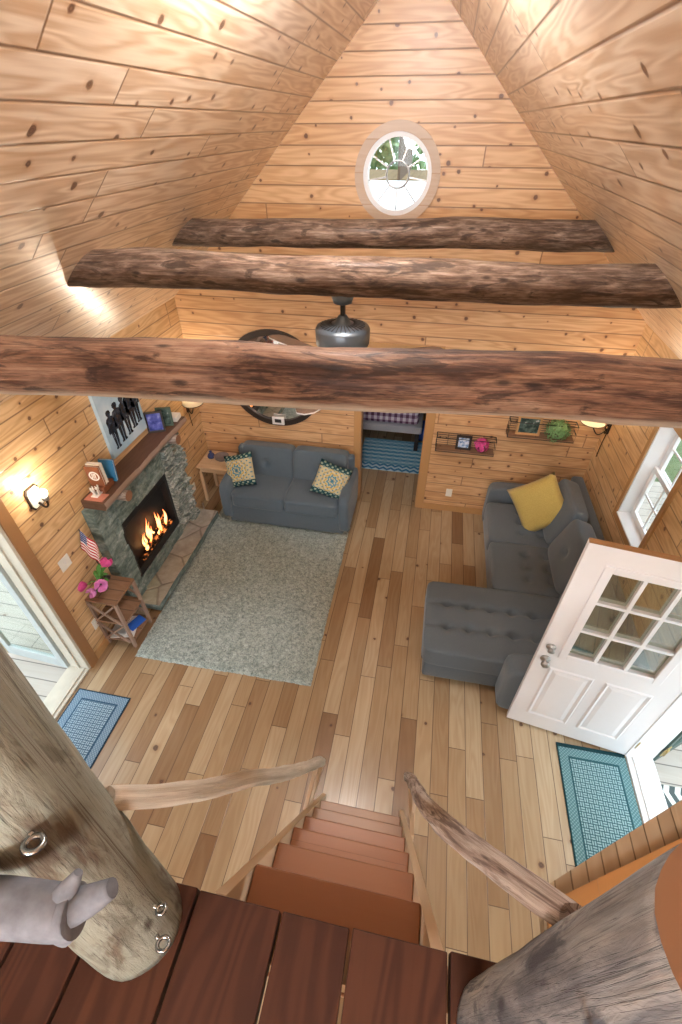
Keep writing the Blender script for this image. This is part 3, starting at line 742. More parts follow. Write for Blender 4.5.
# ------------------------------------------------------------------ tie beams
def log_obj(name, mat, a, b, r0, r1, n=60, wob=.09, seed=0.0, parent=None, sag=0.0, seg=28, ends=None, ctrl=None):
    bm = new_bm()
    pts = path(ctrl, n) if ctrl else [Vector(a).lerp(Vector(b), k / n) for k in range(n + 1)]
    if sag:
        for k, p in enumerate(pts): p.z += sag * noise.noise(Vector((k * .06 + seed, seed, 0))); p.y += sag * noise.noise(Vector((k * .06, seed + 5, 0)))
    rr = [r0 + (r1 - r0) * k / n for k in range(n + 1)]
    tube(bm, pts, rr, seg, True, 0, wob, seed)
    if ends:
        for f in bm.faces:
            if len(f.verts) == seg: f.material_index = 1
        boxuv(bm, 'auto', [f for f in bm.faces if f.material_index == 1])
    return build(name, bm, [mat] + ([ends] if ends else []), parent, uv=None)
BG = 'log tie beams under the roof'
tag(log_obj('tie_beam', 'beam_red', (-2.02, 1.165, 3.250), (1.20, 1.40, 3.262), .089, .094, wob=.07, seed=1.2, sag=.02), 'nearest reddish brown log tie beam crossing the whole view', 'beam', BG)
tag(log_obj('tie_beam', 'beam_grey', (-2.0, 2.45, 3.248), (1.19, 2.735, 3.215), .092, .098, wob=.08, seed=7.7, sag=.015), 'middle grey brown log tie beam that the ceiling fan hangs from', 'beam', BG)
tag(log_obj('tie_beam', 'beam_grey', (-2.04, 3.72, 3.215), (1.19, 4.04, 3.225), .09, .10, wob=.08, seed=13.1, sag=.015), 'farthest log tie beam just below the round gable window', 'beam', BG)

# ------------------------------------------------------------------ ceiling fan
FX, FY = -.495, 2.59
fan = thing('ceiling_fan', 'dark pewter ceiling fan on a short rod under the middle beam', 'ceiling fan', (FX, FY, 2.875))
bm = new_bm(); lathe(bm, [(.02, .215), (.05, .225), (.06, .255), (.062, .30), (0, .302)], 28); build('canopy', bm, 'fan_metal', fan)
bm = new_bm(); lathe(bm, [(.013, .13), (.013, .225)], 14); build('downrod', bm, 'black', fan)
bm = new_bm(); lathe(bm, [(0, -.02), (.10, -.02), (.14, -.01), (.152, .01), (.154, .085), (.146, .10), (.10, .112), (.045, .122), (.03, .15), (.022, .16), (0, .162)], 40)
mt = build('motor_housing', bm, 'fan_metal', fan)
bm = new_bm()
for k in range(30):
    a = 2 * PI * k / 30; c, s = math.cos(a), math.sin(a)
    obar(bm, (.062 * c, .062 * s, .1195), (.125 * c, .125 * s, .1065), .005, .004)
build('vent_slot', bm, 'black', mt)
for ang in (-1.67, .45, 2.55):
    bl = bpy.data.objects.new('blade', None)
    bm = new_bm(); out = [(.17, -.05), (.30, -.062), (.50, -.072), (.60, -.066), (.64, -.045), (.655, 0), (.64, .045), (.60, .066), (.50, .072), (.30, .062), (.17, .05)]
    bm2 = slab(out, [], lambda a, b: (a, b, -.008 + b * .16), (0, 0, .008)); bm.free()
    bm2.normal_update()
    for f_ in bm2.faces: f_.material_index = 1 if abs(f_.normal.z) < .5 else 0
    b = build('blade', bm2, ['fan_blade', 'white'], fan, rot=(0, 0, ang), loc=(0, 0, -.105), uv='x')
    bm = new_bm(); obar(bm, (.08, 0, -.002), (.24, 0, -.012), .045, .006); build('blade_arm', bm, 'fan_metal', b)
    bpy.data.objects.remove(bl)
bm = new_bm(); lathe(bm, [(0, -.15), (.05, -.145), (.08, -.11), (.09, -.07), (.09, -.03), (.07, 0), (0, 0)], 28); build('lower_cap', bm, 'fan_metal', fan)

# ------------------------------------------------------------------ loft posts, rails, stairs
def screw_eye(parent, p, d, size=.026):
    p = Vector(p); d = Vector(d).normalized(); s = d.cross(Vector((.3, .2, 1))).normalized(); bm = new_bm()
    c = p + d * (size + .012)
    tube(bm, [p - d * .01, p + d * .013], .0045, 8)
    tube(bm, [c + (d * -math.cos(2 * PI * k / 24) + s * math.sin(2 * PI * k / 24)) * size for k in range(25)], .0045, 8, cap=False)
    build('screw_eye', bm, 'steel', parent)
lp = log_obj('log_post', 'post_grey', (-.548, .122, ZL + .001), (-.552, .258, 4.40), .107, .060, 62, .04, 21.0, seg=32, ends='end_grain')
tag(lp, 'tall peeled grey green log post at the left of the stair head, carrying steel eyes', 'post', 'log posts at the head of the stairs')
screw_eye(lp, (-.480, .123, 3.07), (.81, -.58, .2), .012); screw_eye(lp, (-.449, .098, 2.44), (.94, -.4, .1), .013); screw_eye(lp, (-.449, .135, 2.535), (1, -.1, .1), .009)
rp = log_obj('log_post', 'post_weathered', (.335, .105, ZL + .001), (.334, .110, 3.335), .097, .092, 40, .05, 33.0, seg=32, ends='end_grain')
tag(rp, 'short weathered log post with an orange sawn top at the right of the stair head', 'post', 'log posts at the head of the stairs')
screw_eye(rp, (.255, .055, 3.13), (-.8, -.55, .2), .014)
# driftwood rail with a forked end and honey rail below it
dr = log_obj('driftwood_rail', 'driftwood', None, None, .038, .031, 60, .16, 4.4, ctrl=[(-2.16, -.20, 2.96), (-1.5, -.12, 3.0), (-.90, -.04, 3.04), (-.62, .012, 3.058), (-.477, .044, 3.050), (-.40, .054, 3.036), (-.375, .060, 3.038)], seg=20)
tag(dr, 'grey weathered driftwood rail with a forked end in front of the left post', 'railing')
log_obj('branch_stub', 'driftwood', None, None, .022, .006, 12, .12, 9.1, parent=dr, ctrl=[(-.405, .052, 3.035), (-.388, .075, 3.062), (-.378, .092, 3.078)], seg=12)
log_obj('branch_stub', 'driftwood', None, None, .026, .012, 14, .10, 5.1, parent=dr, ctrl=[(-.40, .052, 3.035), (-.36, .072, 3.046), (-.332, .088, 3.060)], seg=12)
log_obj('branch_stub', 'driftwood', None, None, .022, .012, 12, .10, 6.1, parent=dr, ctrl=[(-.40, .05, 3.03), (-.388, .040, 3.014), (-.381, .035, 3.004)], seg=12)
tag(log_obj('log_rail', 'rail_pale', (-2.55, .17, 2.56), (-.655, .145, 2.56), .048, .045, 40, .08, 3.3, ends='end_grain'), 'honey coloured log rail low behind the grey driftwood rail', 'railing')

stair = thing('loft_staircase', 'steep open wooden staircase dropping from the loft to the living room floor', 'staircase', (-.09, .6, 0))
RISE, RUN, Y7, SXC, SWD = .33, .147, 1.239, -.09, .27
O = stair.location
def loc(bm):
    bmesh.ops.translate(bm, verts=bm.verts, vec=-Vector(O)); return bm
for k in range(1, 7):
    z = (7 - k) * RISE; y = Y7 - (7 - k) * RUN
    bm = rounded(SXC - SWD, SXC + SWD, y - .245, y, z - .035, z, .006, 2)
    boxuv(bm, 'x'); build('tread', loc(bm), ['tread', 'tread', 'tread', 'tread', 'tread_lit', 'tread_lit'][k - 1], stair, uv=None)
for sx in (-1, 1):
    x = SXC + sx * (SWD + .018)
    pts = [(Y7 - .01, .0), (Y7 - .01, .03), (.222, 2.255), (LE + .004, 2.255), (LE + .004, 1.80), (Y7 - .30, 0)]
    bm = slab(pts, [], lambda a, b, x=x: (x - .016, a, b), (.032, 0, 0))
    boxuv(bm, 'long'); build('stringer', loc(bm), 'pale_wood', stair, uv=None)
def handrail(label, mat, ctrl, radii, brackets, seed, bmat):
    t = thing('handrail', label, 'handrail', ctrl[0], 0, 'branch handrails of the loft stairs'); L = Vector(ctrl[0])
    n = 60; bm = new_bm(); pts = [p - L for p in path(ctrl, n)]
    rr = [radii[0] + (radii[1] - radii[0]) * k / n for k in range(n + 1)]
    tube(bm, pts, rr, 18, True, 0, .20, seed); build('rail', bm, mat, t, uv=None)
    for a, b in brackets:
        bm = new_bm(); obar(bm, Vector(a) - L, Vector(b) - L, .022, .034, (0, 0, 1)); boxuv(bm, 'long'); build('bracket', bm, bmat, t, uv=None)
handrail('pale peeled branch handrail on the left of the stairs', 'rail_pale',
         [(-.362, 1.15, .80), (-.372, 1.09, .93), (-.362, .85, 1.47), (-.375, .66, 1.90), (-.411, .526, 2.20), (-.425, .37, 2.55), (-.455, .287, 2.735), (-.51, .235, 2.84)], (.031, .021),
         [((-.402, .90, .72), (-.378, 1.13, .82)), ((-.396, .97, .60), (-.355, 1.15, .76))], 2.2, 'pale_wood')
handrail('knotty grey brown branch handrail on the right of the stairs', 'rail_knotty',
         [(.193, 1.20, .70), (.20, 1.10, .92), (.182, .72, 1.78), (.192, .49, 2.30), (.226, .365, 2.58), (.256, .283, 2.765), (.284, .222, 2.90), (.305, .195, 2.95)], (.035, .022),
         [((.226, .86, .80), (.195, 1.17, .74)), ((.232, .80, .66), (.222, 1.12, .86))], 8.8, 'pale_wood')

# ------------------------------------------------------------------ rug and mats
def shag(x0, x1, y0, y1, h, step):
    bm = new_bm(); nx, ny = int((x1 - x0) / step), int((y1 - y0) / step); g = []
    cxm, cym = (x0 + x1) / 2, (y0 + y1) / 2
    for i in range(nx + 1):
        col = []
        for j in range(ny + 1):
            x = x0 + (x1 - x0) * i / nx; y = y0 + (y1 - y0) * j / ny; e = i in (0, nx) or j in (0, ny)
            w = .008 * noise.noise(Vector((x * 9, y * 9, 3)))
            z = h * (.72 + .5 * noise.noise(Vector((x * 42, y * 42, 0))) + .25 * noise.noise(Vector((x * 90, y * 90, 5))))
            col.append(bm.verts.new((x - cxm + (w if e else 0) + random.uniform(-.25, .25) * step, y - cym + (w if e else 0) + random.uniform(-.25, .25) * step, .002 if e else max(.006, z))))
        g.append(col)
    for i in range(nx):
        for j in range(ny): bm.faces.new((g[i][j], g[i + 1][j], g[i + 1][j + 1], g[i][j + 1])).smooth = True
    return bm, (cxm, cym, 0)
bm, c = shag(-2.40, -.70, 2.045, 4.355, .026, .0135)
tag(build('shag_rug', bm, 'rug', loc=c, uv=None, rot=(0, 0, .012)), 'pale grey green shag rug between the fireplace and the stairs', 'rug')
def flat_mat(name, x0, x1, y0, y1, mat, label, z=0.0, th=.008, rz=0.0, cat='doormat'):
    bm = rounded(0, x1 - x0, 0, y1 - y0, 0, th, .003, 1); uvl = bm.loops.layers.uv.verify()
    for f in bm.faces:
        for l in f.loops: l[uvl].uv = (l.vert.co.x, l.vert.co.y)
    return tag(build(name, bm, mat, loc=(x0, y0, z + .001), uv=None, rot=(0, 0, rz)), label, cat)
flat_mat('doormat', -2.70, -2.20, .91, 1.65, 'mat_blue', 'blue woven pattern doormat inside the left doorway', rz=0)
flat_mat('doormat', 1.378, 1.895, 1.10, 1.96, 'mat_teal', 'teal woven pattern doormat at the foot of the open white door', rz=0.0)
flat_mat('doormat', 2.13, 2.65, 1.15, 1.80, 'chevron', 'grey zigzag doormat outside on the right porch', z=-.04)
flat_mat('woven_rug', -.85, .09, 5.50, 6.35, 'bluerug', 'blue and white patterned rug on the bedroom floor', cat='rug')
# swap the uv of the bedroom rug so its zigzag border runs along the near edge
ul = [o for o in COL.objects if o.name.startswith('woven_rug')][0].data
for d in ul.uv_layers[0].data: d.uv = (d.uv[1], d.uv[0])

# ------------------------------------------------------------------ loveseat and its pillows
lv = thing('loveseat', 'slate grey two seat sofa against the back wall on the rug', 'sofa', (-1.475, 4.345, .028))
W2 = .765
build('base', rounded(-W2 + .05, W2 - .05, -.345, .33, .02, .32, .03), 'sofa_slate', lv, smooth=True)
for s in (-1, 1):
    build('seat_cushion', cushion(.66, .62, .19, .12, 14, .18), 'sofa_slate', lv, smooth=True, loc=(s * .325, -.06, .27), uv=None)
    b = build('back_cushion', cushion(.67, .44, .20, .20, 24, .2, [(0, .02)], .06, .035), 'sofa_slate', lv, smooth=True, uv=None)
    b.rotation_euler = (PI / 2 - .2, 0, 0); b.location = (s * .335, .31, .575)
    bm = cushion(.135, .74, .52, .06, 10, .3)
    build('arm', bm, 'sofa_slate', lv, smooth=True, loc=(s * (W2 - .045), -.01, .06), uv=None)
    for y in (-.28, .28):
        bm = new_bm(); lathe(bm, [(.018, 0), (.026, .07), (0, .07)], 14, (s * (W2 - .1), y, 0)); build('leg', bm, 'frame_dark', lv)
build('back_frame', rounded(-W2 + .03, W2 - .03, .23, .345, .1, .745, .03), 'sofa_slate', lv, smooth=True)
PG = 'medallion pillows on the loveseat'
tag(build('throw_pillow', pillow(.40, .40, .15), 'medallion', loc=(-2.06, 4.235, .665), rot=(-.55, -.34, -.05), uv=None), 'teal and cream medallion pillow beside the small corner table', 'pillow', PG)
tag(build('throw_pillow', pillow(.40, .40, .15), 'medallion', loc=(-.945, 4.235, .665), rot=(-.55, .40, .12), uv=None), 'teal and cream medallion pillow at the doorway end of the loveseat', 'pillow', PG)

# ------------------------------------------------------------------ sectional sofa
sc = thing('sectional_sofa', 'charcoal sectional sofa with tufted chaise along the right wall', 'sofa', (1.3, 3.4, 0))
def S(bm):
    bmesh.ops.translate(bm, verts=bm.verts, vec=(-1.3, -3.4, 0)); return bm
build('seat_base', S(rounded(.89, 1.80, 2.36, 4.56, .05, .30, .03)), 'sofa_charcoal', sc, smooth=True)
build('chaise_base', S(rounded(.27, 1.0, 2.33, 3.06, .03, .27, .03)), 'sofa_charcoal', sc, smooth=True)
bt = [(x, y) for y in (-.12, .13) for x in (-.46, -.27, -.08, .11, .30, .49)]
build('chaise_cushion', cushion(1.30, .80, .22, .07, 52, .14, bt, .05, .035, (-.12, .13)), 'sofa_charcoal', sc, smooth=True, loc=(.89 - 1.3, 2.70 - 3.4, .255), uv=None)
for yc in (3.44, 4.11):
    build('seat_cushion', cushion(.70, .68, .20, .12, 30, .18, [(0, .0), (.0, .17), (0, -.17), (.2, .0), (.2, .17), (.2, -.17)], .045, .035), 'sofa_charcoal', sc, smooth=True, loc=(1.20 - 1.3, yc - 3.4, .27), uv=None)
for yc in (2.75, 3.42, 4.09):
    b = build('back_cushion', cushion(.50, .66, .19, .25, 18, .28, [(.02, 0)], .05, .04), 'sofa_charcoal', sc, smooth=True, uv=None)
    b.rotation_euler = (0, -PI / 2 + .32, 0); b.location = (1.66 - 1.3, yc - 3.4, .66)
build('back_frame', S(rounded(1.745, 1.875, 2.13, 4.70, .08, .78, .035)), 'sofa_charcoal', sc, smooth=True)
build('arm', cushion(.93, .21, .58, .04, 12, .22), 'sofa_charcoal', sc, smooth=True, loc=(1.36 - 1.3, 2.235 - 3.4, .03), uv=None)
build('arm', cushion(.93, .19, .57, .04, 12, .22), 'sofa_charcoal', sc, smooth=True, loc=(1.34 - 1.3, 4.60 - 3.4, .03), uv=None)
for x, y in ((.33, 2.45), (.33, 3.02), (.95, 4.55), (1.75, 4.6)):
    bm = new_bm(); lathe(bm, [(.02, 0), (.025, .07), (0, .07)], 12, (x - 1.3, y - 3.4, 0)); build('leg', bm, 'frame_dark', sc)
tag(build('throw_pillow', pillow(.54, .54, .17), 'yellow', loc=(1.33, 4.12, .74), rot=(-.50, .70, -.95), uv=None), 'mustard yellow square pillow propped on the sectional sofa', 'pillow')

# ------------------------------------------------------------------ corner table
ct = thing('corner_table', 'small honey pine table in the left back corner', 'table', (-2.505, 4.555, 0))
bm = rounded(-.20, .20, -.20, .20, .525, .55, .006, 2); boxuv(bm, 'x'); build('table_top', bm, 'table_pine', ct, uv=None)
build('apron', box(-.17, .17, -.17, .17, .46, .525), 'table_pine', ct, uv='long')
for sx in (-1, 1):
    for sy in (-1, 1): build('leg', box(sx * .165 - .018, sx * .165 + .018, sy * .165 - .018, sy * .165 + .018, 0, .46), 'table_pine', ct, uv='vert')
bm = new_bm(); lathe(bm, [(0, 0), (.06, 0), (.085, .025), (.095, .05), (.088, .05), (.075, .022), (0, .012)], 28)
tag(build('trinket_bowl', bm, plain('bowl_grey', (.20, .16, .15), .5), loc=(-2.45, 4.58, .551), smooth=True, uv=None), 'round grey brown bowl on the small corner table', 'bowl')
bm = new_bm(); lathe(bm, [(0, .0), (.045, 0), (.05, .02), (.035, .05), (.012, .075), (.02, .09), (0, .10)], 18)
tag(build('blue_ornament', bm, 'navy', loc=(-2.60, 4.60, .551), smooth=True, uv=None), 'navy blue ornament beside the bowl on the corner table', 'ornament')

# ------------------------------------------------------------------ fireplace
FYA, FYB = 2.50, 4.00
fp = thing('fireplace', 'stacked green grey slate fireplace with log mantel and burning fire on the left wall', 'fireplace', (XL, 3.25, 0))
FO = Vector((XL, 3.25, 0))
def F(bm):
    bmesh.ops.translate(bm, verts=bm.verts, vec=-FO); return bm
fx = XL + .10; fy0, fy1, fz0, fz1 = 2.74, 3.62, .27, 1.00
def stones(ya, yb, za, zb, x0, rows, wmin, wmax, dep, seed):
    rnd = random.Random(seed); bm = new_bm(); z = za
    while z < zb - .012:
        h = min(rnd.uniform(*rows), zb - z)
        if zb - z - h < .02: h = zb - z
        y = ya
        while y < yb - .01:
            w = min(rnd.uniform(wmin, wmax), yb - y)
            if yb - y - w < .05: w = yb - y
            d = rnd.uniform(*dep); b2 = bx(bm, XL + .001, x0 + d, y + .002, y + w - .002, z + .0015, z + h - .0015)
            for v in b2:
                if v.co.x > x0 - .01: v.co += Vector((rnd.uniform(-.006, .006), rnd.uniform(-.004, .004) , rnd.uniform(-.004, .004)))
            y += w
        z += h
    bmesh.ops.bevel(bm, geom=bm.edges[:], offset=.003, segments=1, affect='EDGES')
    return bm
surround = build('stone_surround', F(stones(FYA, fy0, .122, 1.35, fx, (.07, .16), .12, .3, (0, .02), 1)), 'stone', fp)
build('stone_column', F(stones(fy1, FYB, .122, 1.35, fx, (.02, .045), .09, .24, (-.02, .06), 2)), 'stone_ledge', fp)
build('stone_lintel', F(stones(fy0, fy1, fz1, 1.35, fx, (.05, .11), .14, .4, (0, .022), 3)), 'stone', fp)
build('stone_sill', F(stones(fy0, fy1, .122, fz0, fx, (.08, .085), .2, .4, (0, .01), 4)), 'stone', fp)
# firebox: recess with dark back, frame, logs and flames
bm = new_bm()
bx(bm, XL + .002, XL + .012, fy0, fy1, fz0, fz1)
fb = build('firebox', F(bm), 'black', fp)
bm = new_bm()
for a in ((fy0, fy0 + .045, fz0, fz1), (fy1 - .045, fy1, fz0, fz1), (fy0 + .045, fy1 - .045, fz0, fz0 + .10), (fy0 + .045, fy1 - .045, fz1 - .09, fz1)): bx(bm, XL + .0125, fx - .012, *a)
build('firebox_frame', F(bm), 'black', fp, bevel=.004)
rnd = random.Random(5)
for (ya, za, yb, zb, rr, xo) in ((2.98, .40, 3.42, .43, .030, .045), (3.02, .43, 3.30, .50, .024, .06), (3.14, .44, 3.46, .53, .022, .05), (2.9, .39, 3.5, .395, .026, .065)):
    bm = new_bm(); tube(bm, path([(XL + xo, ya, za), (XL + xo + .004, (ya + yb) / 2, (za + zb) / 2 + .012), (XL + xo, yb, zb)], 10), rr * .8, 10, True, 0, .2, ya)
    build('fire_log', F(bm), 'ember', fp, uv=None)
for k in range(12):
    y = rnd.uniform(3.0, 3.42); h = rnd.uniform(.10, .30) * (1 - abs(y - 3.22) * 1.4); z = .42 + rnd.uniform(0, .07); xx = XL + rnd.uniform(.03, .075)
    lean = rnd.uniform(-.03, .05); w = rnd.uniform(.010, .019)
    pts = [(xx, y + lean * f + .016 * math.sin(f * 5 + k), z + h * f) for f in (0, .15, .3, .45, .6, .75, .9, 1)]
    bm = new_bm(); tube(bm, pts, [w * q for q in (.5, .95, 1, .85, .62, .4, .2, .04)], 8); build('flame', F(bm), 'flame', fp, uv=None)
# hearth
bm = new_bm(); bx(bm, XL + .002, -2.372, 2.55, 4.06, .045, .125)
bmesh.ops.subdivide_edges(bm, edges=bm.edges[:], cuts=9, use_grid_fill=True)
for v in bm.verts:
    if v.co.x > XL + .05: v.co += Vector((noise.noise(v.co * 7) * .016, noise.noise(v.co * 7 + Vector((9, 0, 0))) * .012 if 2.58 < v.co.y < 4.03 else 0, noise.noise(v.co * 9 + Vector((0, 5, 0))) * .006))
bmesh.ops.translate(bm, verts=bm.verts, vec=-FO)
for f in bm.faces:
    f.normal_update()
    if abs(f.normal.z) < .45: f.material_index = 1
build('hearth', bm, ['hearthstone', 'stone'], fp)
build('hearth_shadow', F(box(XL + .002, -2.46, 2.60, 4.0, .001, .0445)), 'black', fp)  # recessed base coloured black to paint the shadow gap under the slab
# mantel
bm = new_bm(); n = 30; V = []
for k in range(n + 1):
    y = 2.545 + (4.06 - 2.545) * k / n; e = .018 * noise.noise(Vector((y * 4, 1, 2))) + .008 * noise.noise(Vector((y * 14, 1, 2)))
    V.append([bm.verts.new(p) for p in ((XL + .001, y, 1.352), (-2.515 + e * .6, y, 1.352), (-2.495 + e, y, 1.39), (-2.505 + e, y, 1.43), (XL + .001, y, 1.43))])
for a, b in zip(V, V[1:]):
    for k in range(5): bm.faces.new((a[k], a[(k + 1) % 5], b[(k + 1) % 5], b[k]))
bm.faces.new(V[0]); bm.faces.new(V[-1][::-1])
bm.normal_update()
for f_ in bm.faces:
    if f_.normal.x > .3 or f_.normal.x < -.3 and f_.calc_center_median().x > XL + .1: f_.material_index = 1
build('mantel', F(bm), ['mantel', 'rustic_pale'], fp)
for y in (2.83, 3.80):
    bm = new_bm(); tube(bm, [(XL + .05, y, 1.30), (XL + .12, y, 1.30), (-2.53, y, 1.30), (-2.485, y, 1.30)], .05, 20, True, 0, .04, y)
    for f in bm.faces:
        if len(f.verts) == 20: f.material_index = 1
    build('log_corbel', F(bm), ['rail_knotty', 'end_grain'], fp, uv=None)

# things on the mantel
mz = 1.4305
ph = thing('photo_frame', 'dark photo frame with a violet blue picture on the mantel', 'picture frame', (-2.635, 3.70, mz), .45, rot=(-.12, 0, .45))
build('frame', F0 := slab(rect(-.085, .085, 0, .215), [rect(-.068, .068, .018, .197)[::-1]], lambda a, b: (a, 0, b), (0, .022, 0)), 'frame_dark', ph)
build('photo', box(-.068, .068, .008, .013, .018, .197), 'photo_blue', ph)
build('back_board', box(-.08, .08, .014, .021, .01, .205), 'black', ph)
ph2 = thing('photo_frame', 'dark green photo frame standing behind the blue one on the mantel', 'picture frame', (-2.60, 3.83, mz), .35, rot=(-.12, 0, .35))
build('frame', slab(rect(-.075, .075, 0, .20), [rect(-.055, .055, .02, .18)[::-1]], lambda a, b: (a, 0, b), (0, .02, 0)), plain('green_frame', (.05, .085, .06), .5), ph2)
build('photo', box(-.055, .055, .006, .012, .02, .18), 'photo_dark', ph2)
bm = new_bm(); bx(bm, -.075, .075, -.06, .06, 0, .05); 
tag(build('white_box', bm, 'paper', loc=(-2.61, 3.985, mz), rot=(0, 0, .1), bevel=.004), 'low white box at the far end of the mantel', 'box')
tag(build('wooden_box', rounded(-.065, .065, -.075, .075, 0, .055, .004, 1), plain('red_brown_wood', (.22, .075, .035), .4, sc=30), loc=(-2.635, 2.745, mz), rot=(0, 0, .05)), 'red brown wooden box under the books on the mantel', 'box')
bz = mz + .0555
def book(label, y, w, h, th, mat, rot=(0, 0, 0), x=-2.635, z=bz, emblem=False):
    t = thing('book', label, 'book', (x, y, z), 0, 'books standing on the mantel', rot=rot)
    bm = new_bm(); bx(bm, -w / 2, w / 2, 0, .004, 0, h); bx(bm, -w / 2, w / 2, th - .004, th, 0, h); bx(bm, -w / 2, -w / 2 + .004, .004, th - .004, 0, h)
    build('cover', bm, mat, t); build('pages', box(-w / 2 + .004, w / 2 - .005, .0042, th - .0042, .004, h - .004), 'paper', t)
    if emblem:
        bm = slab(circle(0, h * .52, .046, 28), [circle(0, h * .52, .033, 28)[::-1]], lambda a, b: (a, -.002, b), (0, .002, 0))
        for i in range(3): obar(bm, (-.022 + i * .016, -.001, h * .52 - .024), (-.012 + i * .012, -.001, h * .52 + .026), .009, .002, (0, 1, 0))
        tag(build('emblem', bm, 'paper', t), 'white ring emblem')
book('brown book with a white ring emblem facing the stairs', 2.70, .125, .19, .022, plain('cover_brown', (.26, .09, .04), .45), (0, 0, .08), emblem=True)
book('thick cream book behind the brown emblem book', 2.728, .125, .20, .034, plain('cover_cream', (.72, .66, .54), .5), (0, 0, .08))
book('blue book leaning back alone just behind the cream book on the mantel', 2.85, .13, .20, .022, plain('cover_blue', (.05, .25, .48), .4), (-.16, 0, .08), z=mz)
bm = new_bm(); rnd = random.Random(11)
for k in range(7):
    a = k * .9; p = Vector((.022 * math.cos(a), .03 * math.sin(a), .0)); q = p + Vector((rnd.uniform(-.03, .03), rnd.uniform(-.03, .03), rnd.uniform(.05, .085)))
    tube(bm, [p, p.lerp(q, .5) + Vector((rnd.uniform(-.01, .01), rnd.uniform(-.01, .01), 0)), q], [.009, .007, .004], 8)
    r_ = p.lerp(q, .55); tube(bm, [r_, r_ + Vector((rnd.uniform(-.03, .03), rnd.uniform(-.03, .03), .025))], [.006, .003], 7)
bx(bm, -.03, .03, -.04, .04, -.002, .006)
tag(build('coral_ornament', bm, 'paper', loc=(-2.62, 2.635, mz + .013), uv=None), 'white branching coral ornament at the near end of the mantel', 'ornament')
tag(build('cloth_mat', rounded(-.085, .085, -.055, .05, 0, .009, .003, 1), plain('faded_red', (.50, .20, .14), .8, sc=60), loc=(-2.61, 2.612, mz + .001)), 'faded red cloth mat under the white coral ornament', 'mat')

# picture above the mantel: standing figures on pale blue
pc = thing('wall_picture', 'pale blue canvas of standing dark figures above the mantel', 'picture', (XL + .002, 3.35, 1.84))
build('canvas', box(0, .032, -.29, .29, -.325, .325), 'canvas_blue', pc)
def figure(yc, z0_, h, k):
    s = h / 7.5; w = lambda a: a * s * (1.0)
    side = [(.0, 0), (.55, 0), (.62, .25), (.42, .5), (.55, 2), (.68, 3.4), (1.0, 3.3), (1.12, 3.7), (.92, 4.6), (1.0, 5.7), (.75, 6.15), (.3, 6.35), (.32, 6.5), (.50, 6.85), (.46, 7.3), (.2, 7.5)]
    L = [(yc + w(x) * 1.3, z0_ + w(z)) for x, z in side]; R = [(yc - w(x) * (1.2 + .15 * (k % 2)), z0_ + w(z)) for x, z in side[::-1]]
    crotch = [(yc - w(.08), z0_ + w(0)), (yc - w(.06), z0_ + w(3.1)), (yc + w(.06), z0_ + w(3.1)), (yc + w(.08), z0_)]
    return slab(L[1:] + R[:-1] + crotch, [], lambda a, b: (.0321, a, b), (.002, 0, 0))
for k, (yc, zz, h) in enumerate(((-.18, -.27, .37), (-.07, -.255, .38), (.035, -.245, .38), (.13, -.225, .39), (.215, -.21, .38))): build('printed_figure', figure(yc, zz, h, k), 'figure', pc)

# ------------------------------------------------------------------ rustic end table with its flag, flowers and papers
et = thing('end_table', 'rustic end table with crossed sides beside the hearth', 'table', (-2.572, 2.285, 0))
hx, hy = .148, .155
for z in (.62, .34, .07):
    bm = box(-hx, hx, -hy, hy, z, z + .022); boxuv(bm, 'x'); build('table_top' if z == .62 else 'shelf', bm, 'rustic', et, uv=None)
for sx in (-1, 1):
    for sy in (-1, 1): build('leg', box(sx * (hx - .012) - .013, sx * (hx - .012) + .013, sy * (hy - .012) - .013, sy * (hy - .012) + .013, 0, .619), 'rustic_pale', et, uv='vert')
for sy in (-1, 1):
    y = sy * (hy + .008)
    for z0_, z1_ in ((.365, .617), (.095, .337)):
        bm = new_bm(); obar(bm, (-hx + .02, y, z0_), (hx - .02, y, z1_), .018, .014); obar(bm, (-hx + .02, y + sy * .004, z1_), (hx - .02, y + sy * .004, z0_), .018, .014)
        boxuv(bm, 'long'); build('cross_brace', bm, 'rustic_pale', et, uv=None)
TT = .6425
fv = thing('flower_vase', 'glass vase of pink tulips on the rustic end table', 'vase of flowers', (-2.61, 2.265, TT))
bm = new_bm(); lathe(bm, [(0, 0), (.035, 0), (.042, .03), (.036, .08), (.028, .11), (.033, .125), (.028, .124), (.024, .11), (.031, .08), (.036, .03), (0, .008)], 22); build('vase', bm, glass('vase_glass', (.8, .9, .85), .1), fv, uv=None)
def tulip(parent, tip, mat, sz):
    b = Vector((0, 0, .10)); tip = Vector(tip); bm = new_bm(); tube(bm, path([b, b.lerp(tip, .5) + Vector((0, 0, .03)), tip], 8), .004, 7); st = build('stem', bm, 'leaf', parent, uv=None)
    d = (tip - b).normalized(); q = d.to_track_quat('Z', 'Y'); bm = new_bm()
    for k in range(7):
        a = k * 2 * PI / 7 * (1 if k < 4 else 1.3); R = Matrix.Rotation(a, 3, 'Z'); g = []
        for i in range(7):
            f = i / 6; wd = sz * .55 * math.sin(PI * min(1, f * .93 + .05)) ; rr = sz * (.10 + .62 * math.sin(PI * .62 * f)); zz = sz * 1.35 * f
            g.append([bm.verts.new(tip + q @ (R @ Vector((rr * math.cos(o * wd / max(rr, .004) * .6), wd * o, zz)))) for o in (-1, -.5, 0, .5, 1)])
        for i in range(6):
            for j in range(4): bm.faces.new((g[i][j], g[i][j + 1], g[i + 1][j + 1], g[i + 1][j])).smooth = True
    bl_ = build('blossom', bm, mat, parent, uv=None)
    so = bl_.modifiers.new('s', 'SOLIDIFY'); so.thickness = .002
